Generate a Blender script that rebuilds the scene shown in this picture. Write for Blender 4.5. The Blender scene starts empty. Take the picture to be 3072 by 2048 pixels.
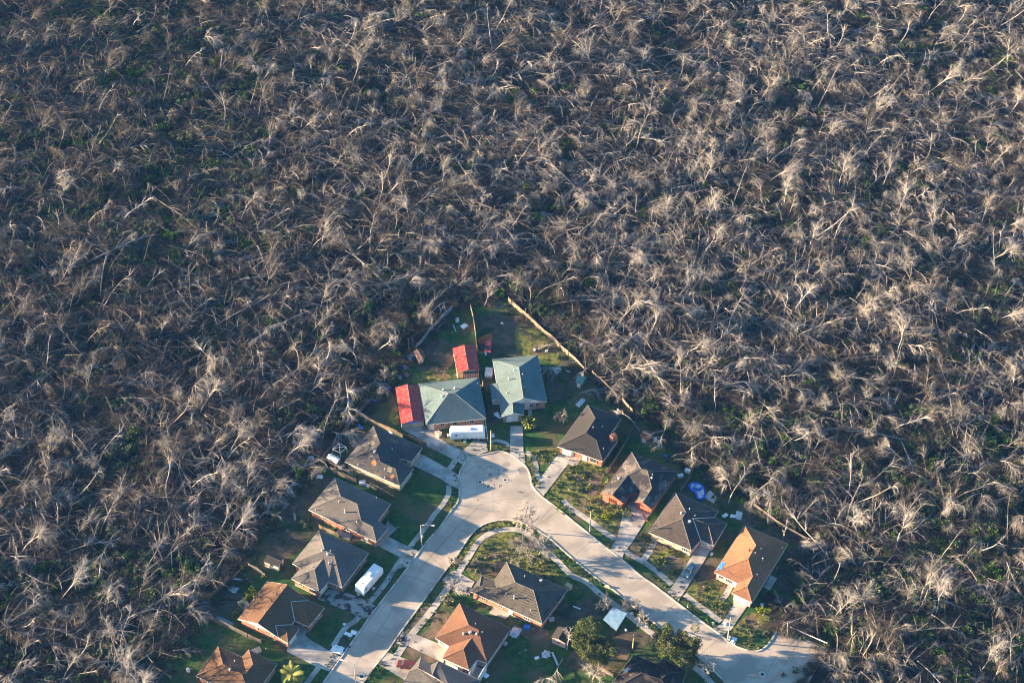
import bpy, math, random
import numpy as np
from mathutils import Vector, Matrix, geometry
R = math.radians
sc = bpy.context.scene
COL = sc.collection

# ------------------------------------------------------------------ camera
CAM_H, DEP, ROLL, FPX = 350.0, R(45), R(0.3), 5400.0
cam = bpy.data.cameras.new("camera"); camo = bpy.data.objects.new("camera", cam); COL.objects.link(camo)
cam.sensor_width = 36; cam.lens = FPX/3072*36; cam.clip_start = 1; cam.clip_end = 20000
camo.matrix_world = Matrix.Translation((0, 0, CAM_H)) @ Matrix.Rotation(R(90)-DEP, 4, 'X') @ Matrix.Rotation(ROLL, 4, 'Z')
sc.camera = camo
# ------------------------------------------------------------------ sun, sky, exposure
SUN_EL = R(9.5)
TO_SUN = Vector((-math.cos(SUN_EL)*0.9937, math.cos(SUN_EL)*0.112, math.sin(SUN_EL)))
w = bpy.data.worlds.new("World"); sc.world = w; w.use_nodes = True
sky = w.node_tree.nodes.new('ShaderNodeTexSky'); sky.sky_type = 'NISHITA'; sky.sun_disc = False
sky.sun_elevation = SUN_EL; sky.sun_rotation = math.atan2(TO_SUN.x, TO_SUN.y); sky.ozone_density = 2.0
bg = w.node_tree.nodes['Background']; bg.inputs[1].default_value = 0.057
hsv = w.node_tree.nodes.new('ShaderNodeHueSaturation'); hsv.inputs['Saturation'].default_value = 1.3
w.node_tree.links.new(sky.outputs[0], hsv.inputs['Color']); w.node_tree.links.new(hsv.outputs[0], bg.inputs[0])
sl = bpy.data.lights.new("sun", 'SUN'); sl.energy = 5.0; sl.angle = R(0.5); sl.color = (1.0, 0.71, 0.43)
so = bpy.data.objects.new("sun", sl); COL.objects.link(so); so.location = (-200, 0, 200)
so.rotation_euler = (-TO_SUN).to_track_quat('-Z', 'Y').to_euler()
sc.view_settings.view_transform = 'Standard'; sc.view_settings.look = 'None'
sc.view_settings.exposure = 2.9; sc.view_settings.gamma = 1
sc.cycles.use_denoising = True; sc.cycles.denoising_prefilter = 'ACCURATE'; sc.cycles.filter_width = 1.1; sc.cycles.volume_bounces = 0; sc.cycles.max_bounces = 4; sc.cycles.diffuse_bounces = 2; sc.cycles.glossy_bounces = 2

# ------------------------------------------------------------------ photo point -> place on the ground (or at height z)
CROP = {0: (0, 0, 1.0), 1: (1050, 850, 2.94), 2: (500, 1400, 2.94), 3: (550, 1680, 3.92), 4: (1050, 1500, 2.861), 5: (1600, 1200, 2.94),
        6: (1850, 1400, 3.136), 7: (1600, 1650, 2.613), 8: (850, 1200, 3.92), 9: (1350, 1340, 6.72), 10: (0, 1381, 2.351), 11: (700, 1240, 5.227),
        12: (2072, 1381, 2.351), 13: (2000, 1780, 4.9)}
CM = camo.matrix_world.copy()
def ray(k, u, v):
    x0, y0, s = CROP[k]
    px, py = x0+u/s, y0+v/s
    d = CM.to_3x3() @ Vector(((px-1536)/FPX, -(py-1024)/FPX, -1))
    return CM.translation, d
def P(k, u, v, z=0.0):
    o, d = ray(k, u, v)
    t = (z-o.z)/d.z
    return o + d*t
def PX(p):                                   # world -> photo pixel, for scattering within the view only
    q = CM.inverted() @ Vector(p)
    return 1536+FPX*q.x/-q.z, 1024-FPX*q.y/-q.z

# ------------------------------------------------------------------ materials
MATS = {}
def mat(name, c1, c2=None, scale=1.0, rough=.9, c3=None, scale3=.15, bump=0.0, spec=.2, metal=0.0, lo=.35, hi=.65, detail=4, coord='Object', rnd=0.0, lo3=.45, hi3=.6):
    if name in MATS: return MATS[name]
    m = bpy.data.materials.new(name); m.use_nodes = True
    nt = m.node_tree; N = nt.nodes; L = nt.links; b = N['Principled BSDF']
    b.inputs['Roughness'].default_value = rough; b.inputs['Specular IOR Level'].default_value = spec; b.inputs['Metallic'].default_value = metal
    tc = N.new('ShaderNodeTexCoord')
    def noise(s, d=detail):
        n = N.new('ShaderNodeTexNoise'); n.inputs['Scale'].default_value = s; n.inputs['Detail'].default_value = d
        L.new(tc.outputs[coord], n.inputs['Vector']); return n
    def ramp(src, a, b_, l, h):
        r = N.new('ShaderNodeValToRGB'); r.color_ramp.elements[0].position = l; r.color_ramp.elements[1].position = h
        r.color_ramp.elements[0].color = (*a, 1); r.color_ramp.elements[1].color = (*b_, 1); L.new(src, r.inputs[0]); return r
    if c2 is None: c2 = tuple(min(1, x*1.12) for x in c1)
    n1 = noise(scale); out = ramp(n1.outputs['Fac'], c1, c2, lo, hi).outputs[0]
    if c3 is not None:
        n3 = noise(scale3, 5); f = ramp(n3.outputs['Fac'], (0, 0, 0), (1, 1, 1), lo3, hi3)
        mx = N.new('ShaderNodeMix'); mx.data_type = 'RGBA'; L.new(f.outputs[0], mx.inputs['Factor'])
        L.new(out, mx.inputs[6]); mx.inputs[7].default_value = (*c3, 1); out = mx.outputs[2]
    if rnd > 0:
        oi = N.new('ShaderNodeObjectInfo'); hs = N.new('ShaderNodeHueSaturation'); L.new(out, hs.inputs['Color'])
        mr = N.new('ShaderNodeMapRange'); mr.inputs[3].default_value = 1-rnd; mr.inputs[4].default_value = 1+rnd; L.new(oi.outputs['Random'], mr.inputs[0]); L.new(mr.outputs[0], hs.inputs['Value'])
        mu = N.new('ShaderNodeMath'); mu.operation = 'FRACT'; mm = N.new('ShaderNodeMath'); mm.operation = 'MULTIPLY'; mm.inputs[1].default_value = 7.31
        L.new(oi.outputs['Random'], mm.inputs[0]); L.new(mm.outputs[0], mu.inputs[0])
        mr2 = N.new('ShaderNodeMapRange'); mr2.inputs[3].default_value = .35; mr2.inputs[4].default_value = 1.25; L.new(mu.outputs[0], mr2.inputs[0]); L.new(mr2.outputs[0], hs.inputs['Saturation'])
        out = hs.outputs[0]
    L.new(out, b.inputs['Base Color'])
    if bump > 0:
        bp = N.new('ShaderNodeBump'); bp.inputs['Strength'].default_value = bump; bp.inputs['Distance'].default_value = .2
        L.new(n1.outputs['Fac'], bp.inputs['Height']); L.new(bp.outputs[0], b.inputs['Normal'])
    MATS[name] = m; return m

def shingle(name, c, worn=None, worn_scale=.35, lo=.52, hi=.62, streak=None):
    """roof shingles: fine mottled tabs, slow weathering, optional worn patches or streaks of bared felt"""
    if name in MATS: return MATS[name]
    m = bpy.data.materials.new(name); m.use_nodes = True; nt = m.node_tree; N = nt.nodes; L = nt.links; b = N['Principled BSDF']
    b.inputs['Roughness'].default_value = .95; b.inputs['Specular IOR Level'].default_value = .1
    tc = N.new('ShaderNodeTexCoord')
    mp = N.new('ShaderNodeMapping'); mp.inputs['Scale'].default_value = (1.2, 1.2, 5.5); L.new(tc.outputs['Object'], mp.inputs[0])
    n1 = N.new('ShaderNodeTexNoise'); n1.inputs['Scale'].default_value = 1.6; n1.inputs['Detail'].default_value = 3; L.new(mp.outputs[0], n1.inputs[0])
    r1 = N.new('ShaderNodeValToRGB'); r1.color_ramp.elements[0].position = .3; r1.color_ramp.elements[1].position = .7
    r1.color_ramp.elements[0].color = (*[x*.76 for x in c], 1); r1.color_ramp.elements[1].color = (*[x*1.22 for x in c], 1); L.new(n1.outputs['Fac'], r1.inputs[0])
    n2 = N.new('ShaderNodeTexNoise'); n2.inputs['Scale'].default_value = .18; n2.inputs['Detail'].default_value = 5; L.new(tc.outputs['Object'], n2.inputs[0])
    mr = N.new('ShaderNodeMapRange'); mr.inputs[1].default_value = .3; mr.inputs[2].default_value = .7; mr.inputs[3].default_value = .82; mr.inputs[4].default_value = 1.15; L.new(n2.outputs['Fac'], mr.inputs[0])
    hs = N.new('ShaderNodeHueSaturation'); L.new(r1.outputs[0], hs.inputs['Color']); L.new(mr.outputs[0], hs.inputs['Value']); out = hs.outputs[0]
    def over(fac, col):
        nonlocal out
        mx = N.new('ShaderNodeMix'); mx.data_type = 'RGBA'; L.new(fac, mx.inputs['Factor']); L.new(out, mx.inputs[6]); mx.inputs[7].default_value = (*col, 1); out = mx.outputs[2]
    if worn:
        n3 = N.new('ShaderNodeTexNoise'); n3.inputs['Scale'].default_value = worn_scale; n3.inputs['Detail'].default_value = 7; n3.inputs['Roughness'].default_value = .65; L.new(tc.outputs['Object'], n3.inputs[0])
        r3 = N.new('ShaderNodeValToRGB'); r3.color_ramp.elements[0].position = lo; r3.color_ramp.elements[1].position = hi; L.new(n3.outputs['Fac'], r3.inputs[0]); over(r3.outputs[0], worn)
    if streak:
        wv = N.new('ShaderNodeTexWave'); wv.bands_direction = 'Z'; wv.inputs['Scale'].default_value = 1.15; wv.inputs['Distortion'].default_value = 2.5; wv.inputs['Detail'].default_value = 2; wv.inputs['Detail Scale'].default_value = .6
        L.new(tc.outputs['Object'], wv.inputs[0])
        n4 = N.new('ShaderNodeTexNoise'); n4.inputs['Scale'].default_value = .55; n4.inputs['Detail'].default_value = 5; L.new(tc.outputs['Object'], n4.inputs[0])
        ml = N.new('ShaderNodeMath'); ml.operation = 'MULTIPLY'; L.new(wv.outputs['Fac'], ml.inputs[0]); L.new(n4.outputs['Fac'], ml.inputs[1])
        r4 = N.new('ShaderNodeValToRGB'); r4.color_ramp.elements[0].position = .46; r4.color_ramp.elements[1].position = .56; L.new(ml.outputs[0], r4.inputs[0]); over(r4.outputs[0], streak)
    L.new(out, b.inputs['Base Color'])
    bp = N.new('ShaderNodeBump'); bp.inputs['Strength'].default_value = .35; bp.inputs['Distance'].default_value = .05; L.new(n1.outputs['Fac'], bp.inputs['Height']); L.new(bp.outputs[0], b.inputs['Normal'])
    MATS[name] = m; return m

M_WHITE = mat('white_paint', (.62, .62, .60), (.78, .78, .76), .8, .6, c3=(.5, .49, .45), scale3=.6)
M_TRAILER = mat('trailer_white', (.80, .80, .80), (.86, .86, .86), .5, .35, spec=.5)
M_GLASS = mat('window_glass', (.02, .03, .04), (.04, .05, .06), 2, .08, spec=.8)
M_BRICK = mat('pale_brick', (.34, .21, .15), (.42, .28, .21), 5, .9, c3=(.30, .17, .12), scale3=1.2, bump=.2)
M_BRICKR = mat('red_brick', (.32, .13, .08), (.42, .19, .12), 5, .9, c3=(.25, .11, .08), scale3=1.2, bump=.2)
M_TANW = mat('tan_wall', (.45, .34, .24), (.54, .42, .31), 3, .9, c3=(.36, .27, .2), scale3=.7)
M_PINKW = mat('pink_wall', (.50, .30, .27), (.58, .37, .33), 2, .9)
M_TRIM = mat('trim_paint', (.55, .53, .50), (.68, .66, .62), 1.5, .7)
M_TRIMR = mat('red_trim_paint', (.40, .10, .06), (.5, .14, .09), 1.5, .7)
M_DARK = mat('dark_metal', (.03, .03, .035), (.06, .06, .065), 4, .6)
M_METAL = mat('galvanised_metal', (.45, .47, .50), (.6, .62, .64), 3, .45, metal=.4, spec=.4)
M_WOOD = mat('fence_wood', (.20, .16, .115), (.29, .24, .175), 1.2, .9, c3=(.12, .105, .09), scale3=.5)
M_WOODG = mat('grey_fence_wood', (.13, .12, .11), (.2, .18, .16), 2.2, .9, c3=(.1, .09, .08), scale3=.5)
M_WOODB = mat('blue_grey_fence', (.2, .24, .27), (.28, .31, .34), 2.2, .9, c3=(.15, .17, .18), scale3=.5)
M_POLE = mat('pole_wood', (.36, .31, .25), (.46, .41, .33), 3, .9)
M_CONC = mat('concrete_road', (.385, .34, .285), (.50, .445, .375), .22, .9, c3=(.325, .29, .245), scale3=.13, lo=.3, hi=.7, detail=9)
M_WALK = mat('concrete_walk', (.40, .37, .33), (.50, .46, .41), .35, .9, c3=(.26, .25, .23), scale3=.25, detail=8)
M_WALKD = mat('cracked_drive', (.25, .25, .25), (.34, .33, .32), .5, .9, c3=(.05, .05, .05), scale3=.55, detail=8, lo3=.48, hi3=.58)
M_CURB = mat('curb_concrete', (.50, .46, .40), (.62, .57, .50), .6, .9, c3=(.34, .3, .25), scale3=.4)
M_JOINT = mat('joint_tar', (.13, .12, .11), (.22, .20, .18), .8, .9)
M_LAWN = mat('lawn_grass', (.012, .058, .019), (.046, .106, .024), .55, .95, c3=(.105, .088, .05), scale3=.13, bump=.6, detail=10, lo3=.46, hi3=.64)
M_WEED = mat('weedy_grass', (.065, .095, .018), (.19, .185, .05), .9, .95, c3=(.14, .10, .062), scale3=.2, bump=.9, detail=9, lo3=.50, hi3=.62)
M_DIRT = mat('bare_dirt', (.12, .088, .064), (.19, .145, .105), .7, .95, c3=(.05, .06, .025), scale3=.35, bump=.5, detail=9)
M_YARD = mat('muddy_yard', (.055, .052, .038), (.11, .092, .064), .45, .95, c3=(.022, .05, .018), scale3=.16, bump=.5, detail=9, lo3=.52, hi3=.62)
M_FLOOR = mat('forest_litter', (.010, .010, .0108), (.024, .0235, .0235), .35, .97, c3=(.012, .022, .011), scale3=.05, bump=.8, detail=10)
M_LEAF = mat('leaf_green', (.028, .075, .016), (.095, .155, .034), .6, .75, rnd=.35, spec=.25)
M_LEAFD = mat('oak_leaf', (.04, .064, .016), (.105, .122, .033), .5, .7, spec=.3)
M_LEAFY = mat('weed_leaf', (.11, .16, .025), (.25, .26, .06), .6, .8, rnd=.3)
M_PALM = mat('palm_frond', (.13, .155, .03), (.24, .26, .07), .7, .7)
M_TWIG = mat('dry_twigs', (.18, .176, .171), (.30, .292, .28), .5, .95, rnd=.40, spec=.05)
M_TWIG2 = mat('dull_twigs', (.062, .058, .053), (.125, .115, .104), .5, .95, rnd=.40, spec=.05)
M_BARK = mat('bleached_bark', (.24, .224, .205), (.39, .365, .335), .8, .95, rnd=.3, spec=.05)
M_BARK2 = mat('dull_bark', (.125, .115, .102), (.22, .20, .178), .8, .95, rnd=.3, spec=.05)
M_TWIGB = mat('brown_scrub_twigs', (.060, .054, .047), (.118, .104, .088), .5, .95, rnd=.4, spec=.05)
M_PINKT = mat('pale_buds', (.36, .325, .30), (.47, .43, .40), .5, .9)
M_RED = mat('red_metal_roof', (.42, .04, .04), (.50, .065, .058), .8, .5, c3=(.40, .11, .09), scale3=1.4, spec=.4)
M_RUST = mat('rusty_metal', (.30, .09, .045), (.42, .15, .08), 1.5, .8, c3=(.2, .07, .04), scale3=.8)
M_BLUE = mat('blue_plastic', (.03, .13, .50), (.06, .2, .62), 1.5, .5)
M_TARP = mat('blue_tarp', (.025, .13, .52), (.06, .22, .62), 1.8, .6, bump=.5)
M_SKYM = mat('blue_metal_sheet', (.12, .26, .40), (.24, .38, .50), .8, .5, spec=.4)

# ------------------------------------------------------------------ object helpers
USED = set()
def tag(o, label=None, cat=None, group=None, kind=None):
    if label:
        assert label not in USED or group, label
        USED.add(label); o["label"] = label
    if cat: o["category"] = cat
    if group: o["group"] = group
    if kind: o["kind"] = kind
    return o
def thing(name, loc, label, cat, group=None, rz=0.0):
    o = bpy.data.objects.new(name, None); COL.objects.link(o); o.empty_display_size = .2
    o.location = loc; o.rotation_euler = (0, 0, rz); return tag(o, label, cat, group)
class MB:
    """collects polygons (in the parent thing's own frame, or the world when there is none) and links ONE mesh"""
    def __init__(s): s.v = []; s.f = []
    def poly(s, pts):
        i = len(s.v); s.v += [tuple(p) for p in pts]; s.f.append(tuple(range(i, i+len(pts)))); return s
    def box(s, c, d, rz=0.0, tilt=0.0, M=None):
        M = M or (Matrix.Translation(Vector(c)) @ Matrix.Rotation(rz, 4, 'Z') @ Matrix.Rotation(tilt, 4, 'Y'))
        x, y, z = d[0]/2, d[1]/2, d[2]/2; i = len(s.v)
        s.v += [tuple(M @ Vector((a*x, b*y, c_*z))) for a in (-1, 1) for b in (-1, 1) for c_ in (-1, 1)]
        for f in ((0, 1, 3, 2), (4, 6, 7, 5), (0, 4, 5, 1), (2, 3, 7, 6), (0, 2, 6, 4), (1, 5, 7, 3)): s.f.append(tuple(i+k for k in f))
        return s
    def prism(s, base, z0, z1):
        n = len(base); i = len(s.v)
        s.v += [(p[0], p[1], z0) for p in base]+[(p[0], p[1], z1) for p in base]
        s.f.append(tuple(range(i+n-1, i-1, -1))); s.f.append(tuple(range(i+n, i+2*n)))
        for k in range(n): s.f.append((i+k, i+(k+1) % n, i+n+(k+1) % n, i+n+k))
        return s
    def tube(s, pts, r, n=6, r1=None, cap=True):
        pts = [Vector(p) for p in pts]; r1 = r if r1 is None else r1; i0 = len(s.v)
        for k, p in enumerate(pts):
            t = (pts[min(k+1, len(pts)-1)]-pts[max(k-1, 0)]).normalized()
            a = t.cross(Vector((.31, .17, .93)) if abs(t.z) < .9 else Vector((1, 0, 0))).normalized(); b = t.cross(a)
            rr = r+(r1-r)*k/max(1, len(pts)-1)
            for j in range(n):
                q = 2*math.pi*j/n; s.v.append(tuple(p+(a*math.cos(q)+b*math.sin(q))*rr))
        for k in range(len(pts)-1):
            for j in range(n): s.f.append((i0+k*n+j, i0+k*n+(j+1) % n, i0+(k+1)*n+(j+1) % n, i0+(k+1)*n+j))
        if cap: s.f.append(tuple(i0+j for j in range(n))[::-1]); s.f.append(tuple(i0+(len(pts)-1)*n+j for j in range(n)))
        return s
    def lathe(s, c, prof, n=10):
        i0 = len(s.v)
        for r, z in prof:
            for j in range(n): q = 2*math.pi*j/n; s.v.append((c[0]+r*math.cos(q), c[1]+r*math.sin(q), c[2]+z))
        for k in range(len(prof)-1):
            for j in range(n): s.f.append((i0+k*n+j, i0+k*n+(j+1) % n, i0+(k+1)*n+(j+1) % n, i0+(k+1)*n+j))
        s.f.append(tuple(i0+j for j in range(n))[::-1]); s.f.append(tuple(i0+(len(prof)-1)*n+j for j in range(n)))
        return s
    def build(s, name, m, parent=None, smooth=False, world=False):
        me = bpy.data.meshes.new(name); v = s.v
        if world and parent is not None:
            root = parent
            while root.parent: root = root.parent
            l = root.location; v = [(x-l.x, y-l.y, z-l.z) for x, y, z in v]
        me.from_pydata(v, [], s.f); me.materials.append(m)
        if smooth: me.shade_smooth()
        o = bpy.data.objects.new(name, me); COL.objects.link(o)
        if parent is not None: o.parent = parent
        return o
def sheet(name, pts, z, m, kind='structure'):
    """a flat ground sheet through photo-traced ground points"""
    me = bpy.data.meshes.new(name); me.from_pydata([(p.x, p.y, z) for p in pts], [], [tuple(range(len(pts)))])
    me.materials.append(m); o = bpy.data.objects.new(name, me); COL.objects.link(o); o["kind"] = kind
    if me.polygons[0].normal.z < 0: me.flip_normals()
    return o
def G(k, *uv): return [P(k, uv[i], uv[i+1]) for i in range(0, len(uv), 2)]
def smoothline(pts, n=4):
    out = []; m = len(pts)
    for i in range(m-1):
        p0, p1, p2, p3 = pts[max(i-1, 0)], pts[i], pts[i+1], pts[min(i+2, m-1)]
        for j in range(n):
            t = j/n
            out.append(.5*((2*p1)+(-p0+p2)*t+(2*p0-5*p1+4*p2-p3)*t*t+(-p0+3*p1-3*p2+p3)*t**3))
    return out+[pts[-1]]
def strip(name, pts, width, z, m, h=0.0, kind='structure'):
    b = MB(); L = []; Rr = []
    for i, p in enumerate(pts):
        t = (pts[min(i+1, len(pts)-1)]-pts[max(i-1, 0)]); t.z = 0; t.normalize(); nrm = Vector((-t.y, t.x, 0))*width/2
        L.append(p+nrm); Rr.append(p-nrm)
    for i in range(len(pts)-1):
        a, b_, c, d = [Vector((q.x, q.y, z)) for q in (Rr[i], Rr[i+1], L[i+1], L[i])]
        b.poly([a, b_, c, d])
        if h > 0:
            for x, y in ((a, b_), (b_, c), (c, d), (d, a)): b.poly([x-Vector((0, 0, h)), y-Vector((0, 0, h)), y, x])
    o = b.build(name, m)
    if kind: o["kind"] = kind
    return o

# ------------------------------------------------------------------ the setting: ground, streets, kerbs, walks, drives, yards
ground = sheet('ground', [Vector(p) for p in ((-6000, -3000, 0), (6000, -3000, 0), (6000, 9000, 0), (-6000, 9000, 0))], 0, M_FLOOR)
EDGE = [(300, 2500), (420, 2300), (459, 2048), (468, 1993), (553, 1934), (561, 1840), (595, 1832), (638, 1764), (731, 1696), (757, 1636), (800, 1564), (834, 1521), (893, 1450),
        (940, 1390), (967, 1376), (1030, 1300), (1081, 1241), (1152, 1166), (1200, 1095), (1247, 1040), (1288, 993), (1353, 921), (1410, 900), (1523, 894), (1587, 945), (1655, 1010), (1686, 1044),
        (1754, 1112), (1778, 1122), (1850, 1194), (1896, 1236), (1960, 1270), (2025, 1336), (2083, 1390), (2144, 1450), (2246, 1500), (2348, 1571), (2420, 1620), (2440, 1642), (2400, 1720), (2390, 1790),
        (2330, 1815), (2335, 1875), (2373, 1880), (2480, 1933), (2484, 1945), (2423, 2048), (2300, 2300), (2200, 2500)]
LOT = [P(0, x, y) for x, y in EDGE]
sheet('lawn', LOT, .004, M_LAWN)
left_kerb = G(9, 500, 190)+G(9, 300, 330, 200, 500, 170, 700, 190, 850)+G(4, 925, 10, 860, 100, 780, 220, 690, 320, 610, 420, 500, 570, 400, 700, 200, 960, 0, 1240)+G(3, 1640, 1443, 1400, 1790, 1000, 2370)
upper_kerb = G(9, 500, 190, 800, 130, 950, 95, 1100, 110, 1300, 200, 1450, 320, 1560, 440, 1620, 600, 1650, 760, 1750, 900, 1900, 1040, 2130, 1210, 2352, 1390)+G(5, 400, 1105, 600, 1265, 800, 1420, 950, 1550)+G(7, 930, 260, 1100, 390, 1290, 535, 1470, 665, 1530, 720, 1640, 772, 1740, 790, 1800, 770, 1860, 710, 1920, 610)
isl_left = G(4, 1480, 192, 1390, 172, 1300, 170, 1180, 195, 1090, 245, 1020, 320, 960, 410, 900, 500, 820, 600, 640, 850, 440, 1120, 330, 1280, 200, 1440, 110, 1568, -150, 1920)
isl_right = G(4, 1480, 192, 1560, 225, 1650, 285, 1730, 340, 1850, 450, 1980, 560, 2130, 680)+G(7, 600, 290, 700, 370, 830, 460, 960, 580, 1120, 705, 1290, 830, 1370, 900, 1480, 1010, 1500, 1040, 1620, 1250)
end_kerb = G(7, 2310, 765, 2220, 920, 2150, 1040, 1990, 1320)
lk, uk, il, ir = [smoothline(x) for x in (left_kerb, upper_kerb, isl_left, isl_right)]
road_pts = lk + il[::-1][:-1] + ir + end_kerb[::-1] + uk[::-1]
road = sheet('road', road_pts, .008, M_CONC)
kerbs = []
for kl in (lk, uk, il, ir, end_kerb): kerbs.append(strip('curb', kl, .34, .14, M_CURB, h=.13))
JN = 0
jb = []
def joint(k, *uv):
    jb.append(strip('road_joint', G(k, *uv), .085, .012, M_JOINT))
for uv in ((640, 540, 940, 200), (640, 540, 540, 700, 300, 1040, 40, 1420), (1100, 60, 980, 170, 640, 540), (830, 205, 1040, 300), (640, 430, 800, 580), (470, 640, 720, 720), (330, 860, 560, 900), (140, 1110, 330, 1190), (20, 1320, 170, 1390),
           (1600, 215, 1790, 90), (1940, 460, 2110, 315), (2200, 590, 2289, 500)): joint(4, *uv)
for uv in ((480, 110, 600, 20), (800, 320, 910, 250), (1020, 495, 1140, 400), (1290, 830, 1480, 670), (1840, 950, 1890, 850, 1930, 800), (1900, 1000, 2080, 720), (2060, 960, 2200, 720), (1930, 1010, 1800, 1040)): joint(7, *uv)
for uv in ((60, 1050, 400, 700), (0, 850, 600, 1000), (420, 1110, 1000, 1330)): joint(5, *uv) if uv[0] == 60 else None
def manhole(k, u, v, r, lab):
    t = thing('manhole', P(k, u, v, .01), lab, 'manhole')
    MB().lathe((0, 0, 0), [(r*1.0, 0), (r, .02), (.01, .022)], 20).build('collar', mat('pale_collar', (.42, .40, .37), (.5, .47, .44), 2), t)
    MB().lathe((0, 0, .024), [(r*.42, 0), (r*.42, .02), (.01, .03)], 16).build('cover', M_DARK, t)
    rg = MB().lathe((0, 0, .004), [(r*1.14, 0), (r*1.14, .008), (.01, .009)], 20).build('ring', M_JOINT, t)
manhole(9, 605, 705, .85, 'round iron manhole cover in the shaded half of the turning circle')
manhole(9, 1110, 665, .8, 'round iron manhole cover in the sunny half of the turning circle')
manhole(7, 1795, 970, .95, 'round manhole cover near the dead end of the right street')
manhole(3, 2095, 1365, .95, 'round manhole cover low on the left street near the lamp')

WN = [0]; DN = [0]
def walk(pts, wd, z=.03):
    WN[0] += 1; z = .062+.004*(WN[0] % 5)
    return strip('sidewalk', smoothline(pts), wd, z, M_WALK, h=.02)
walk(G(8, 1945, 1000, 1940, 1110, 1870, 1230, 1780, 1340, 1690, 1470)+G(4, 520, 395, 430, 520, 370, 610, 320, 690), 1.3)
walk(G(4, 320, 690, 235, 800, 150, 900, 50, 1030)+G(3, 1900, 800, 1760, 1010), 1.3)
walk(G(3, 1590, 1260, 1440, 1460, 1200, 1800), 1.3)
walk(G(4, 850, 740, 740, 890, 650, 1010, 530, 1150, 430, 1290, 370, 1380), 1.7)
walk(G(4, 930, 620, 1010, 500, 1100, 360, 1190, 290, 1300, 255, 1420, 252, 1500, 275, 1600, 360, 1680, 430, 1780, 520, 1900, 640)+G(7, 420, 250, 520, 340, 700, 470, 900, 630, 1050, 740, 1180, 850, 1330, 970, 1450, 1100), 1.5)
walk(G(4, 1830, 0, 1900, 70, 2050, 170, 2200, 285)+G(5, 730, 1225), 1.5)
walk(G(6, 80, 790, 170, 850, 270, 905, 400, 1000, 520, 1105), 1.4)
walk(G(6, 640, 1200, 760, 1290, 880, 1380, 980, 1455), 1.4)
walk(G(9, 1540, 110, 1640, 180, 1710, 290, 1740, 400, 1740, 520, 1800, 660), 1.2)
walk(G(6, 360, 690, 310, 790, 240, 890), 1.5)
walk(G(6, 1075, 1110, 1035, 1190, 985, 1255), 1.4)
walk(G(1, 1230, 1400, 1300, 1385, 1380, 1410, 1400, 1440), 1.0)
walk(G(8, 2030, 690, 1990, 760, 1940, 820), 1.5)
def drive(k, *uv, m=M_WALK, z=.026):
    DN[0] += 1; z = .086+.004*(DN[0] % 5)-(.003 if m is M_WALKD else 0)
    return sheet('driveway', G(k, *uv), z, m)
drive(8, 1600, 640, 1660, 650, 1960, 820, 2062, 880, 2072, 1050, 1965, 1000, 1920, 975, 1850, 925, 1570, 790, 1480, 760)
drive(8, 1390, 300, 1690, 300, 1790, 350, 1830, 450, 1950, 520, 2110, 590, 2245, 640, 2190, 690, 2110, 760, 2040, 715, 1690, 545, 1680, 500, 1390, 345)
drive(1, 1090, 1385, 1205, 1405, 1215, 1480, 1110, 1520, 1085, 1540, 1000, 1470)
drive(9, 1215, -420, 1470, -420, 1480, 100, 1500, 140, 1515, 340, 1400, 265, 1215, 150)
drive(5, 220, 475, 330, 500, 310, 560, 90, 845, 10, 765, 60, 690)
drive(5, 330, 500, 425, 520, 370, 590, 300, 560, z=.03)
drive(5, 805, 940, 860, 870, 930, 900, 1030, 1000, 870, 1255, 800, 1345, 780, 1405, 672, 1310, 740, 1215)
drive(6, 730, 770, 790, 690, 910, 740, 830, 875, 640, 1170, 582, 1262, 478, 1178, 545, 1090, 700, 850)
drive(6, 1100, 1240, 1240, 1300, 1130, 1410, 1075, 1490)
drive(7, 1590, 400, 1680, 435, 1600, 545, 1555, 620, 1480, 672, 1405, 610, 1475, 575, 1560, 440, z=.03)
drive(4, 240, 390, 290, 290, 440, 370, 600, 440, 510, 575, 400, 590, 375, 560, 430, 490)
drive(2, 1330, 1165, 1430, 1080, 1545, 1090, 1720, 1160, 1870, 1240, 1770, 1365, 1640, 1290, m=M_WALKD)
drive(3, 1215, 1070, 1250, 920, 1300, 700, 1480, 790, 1430, 880, 1500, 940, 1845, 1135, 1715, 1305, 1560, 1250)
drive(4, 790, 690, 840, 630, 900, 600, 1070, 700, 1030, 770, 870, 750)
drive(4, 500, 1250, 540, 1140, 850, 1265, 800, 1395)
drive(4, 385, 1225, 450, 1125, 540, 1150, 490, 1250, m=M_WALKD, z=.022)
drive(4, 225, 1395, 310, 1300, 560, 1390, 560, 1560, 500, 1560)
drive(4, 1230, 920, 1390, 960, 1340, 1020, 1190, 970)
drive(2, 1480, 590, 1530, 530, 1650, 580, 1610, 650)
drive(6, 1380, 1130, 1450, 1015, 1510, 1050, 1440, 1160)
drive(1, 1570, 1090, 1605, 1095, 1605, 1165, 1570, 1160)
drive(2, 1950, 480, 2030, 550, 1950, 620, 1900, 580)
PN = [0]
def patch(k, *uv, m=M_DIRT, z=.013, name='bare_soil'):
    PN[0] += 1; z = .012+.004*(PN[0] % 6)+(.024 if m is M_DIRT or name == 'clay_patch' else 0)
    return sheet(name, smoothline(G(k, *uv)+[P(k, uv[0], uv[1])], 3)[:-1], z, m)
W = 'weedy_lawn'
patch(5, 310, 570, 420, 520, 620, 600, 600, 820, 800, 940, 860, 1000, 740, 1200, 600, 1110, 330, 930, 150, 790, m=M_WEED, name=W)
patch(5, 400, 620, 600, 640, 560, 830, 430, 800, z=.018)
patch(5, 100, 850, 250, 930, 300, 1030, 480, 1160, 200, 960, m=M_WEED, name=W)
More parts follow.
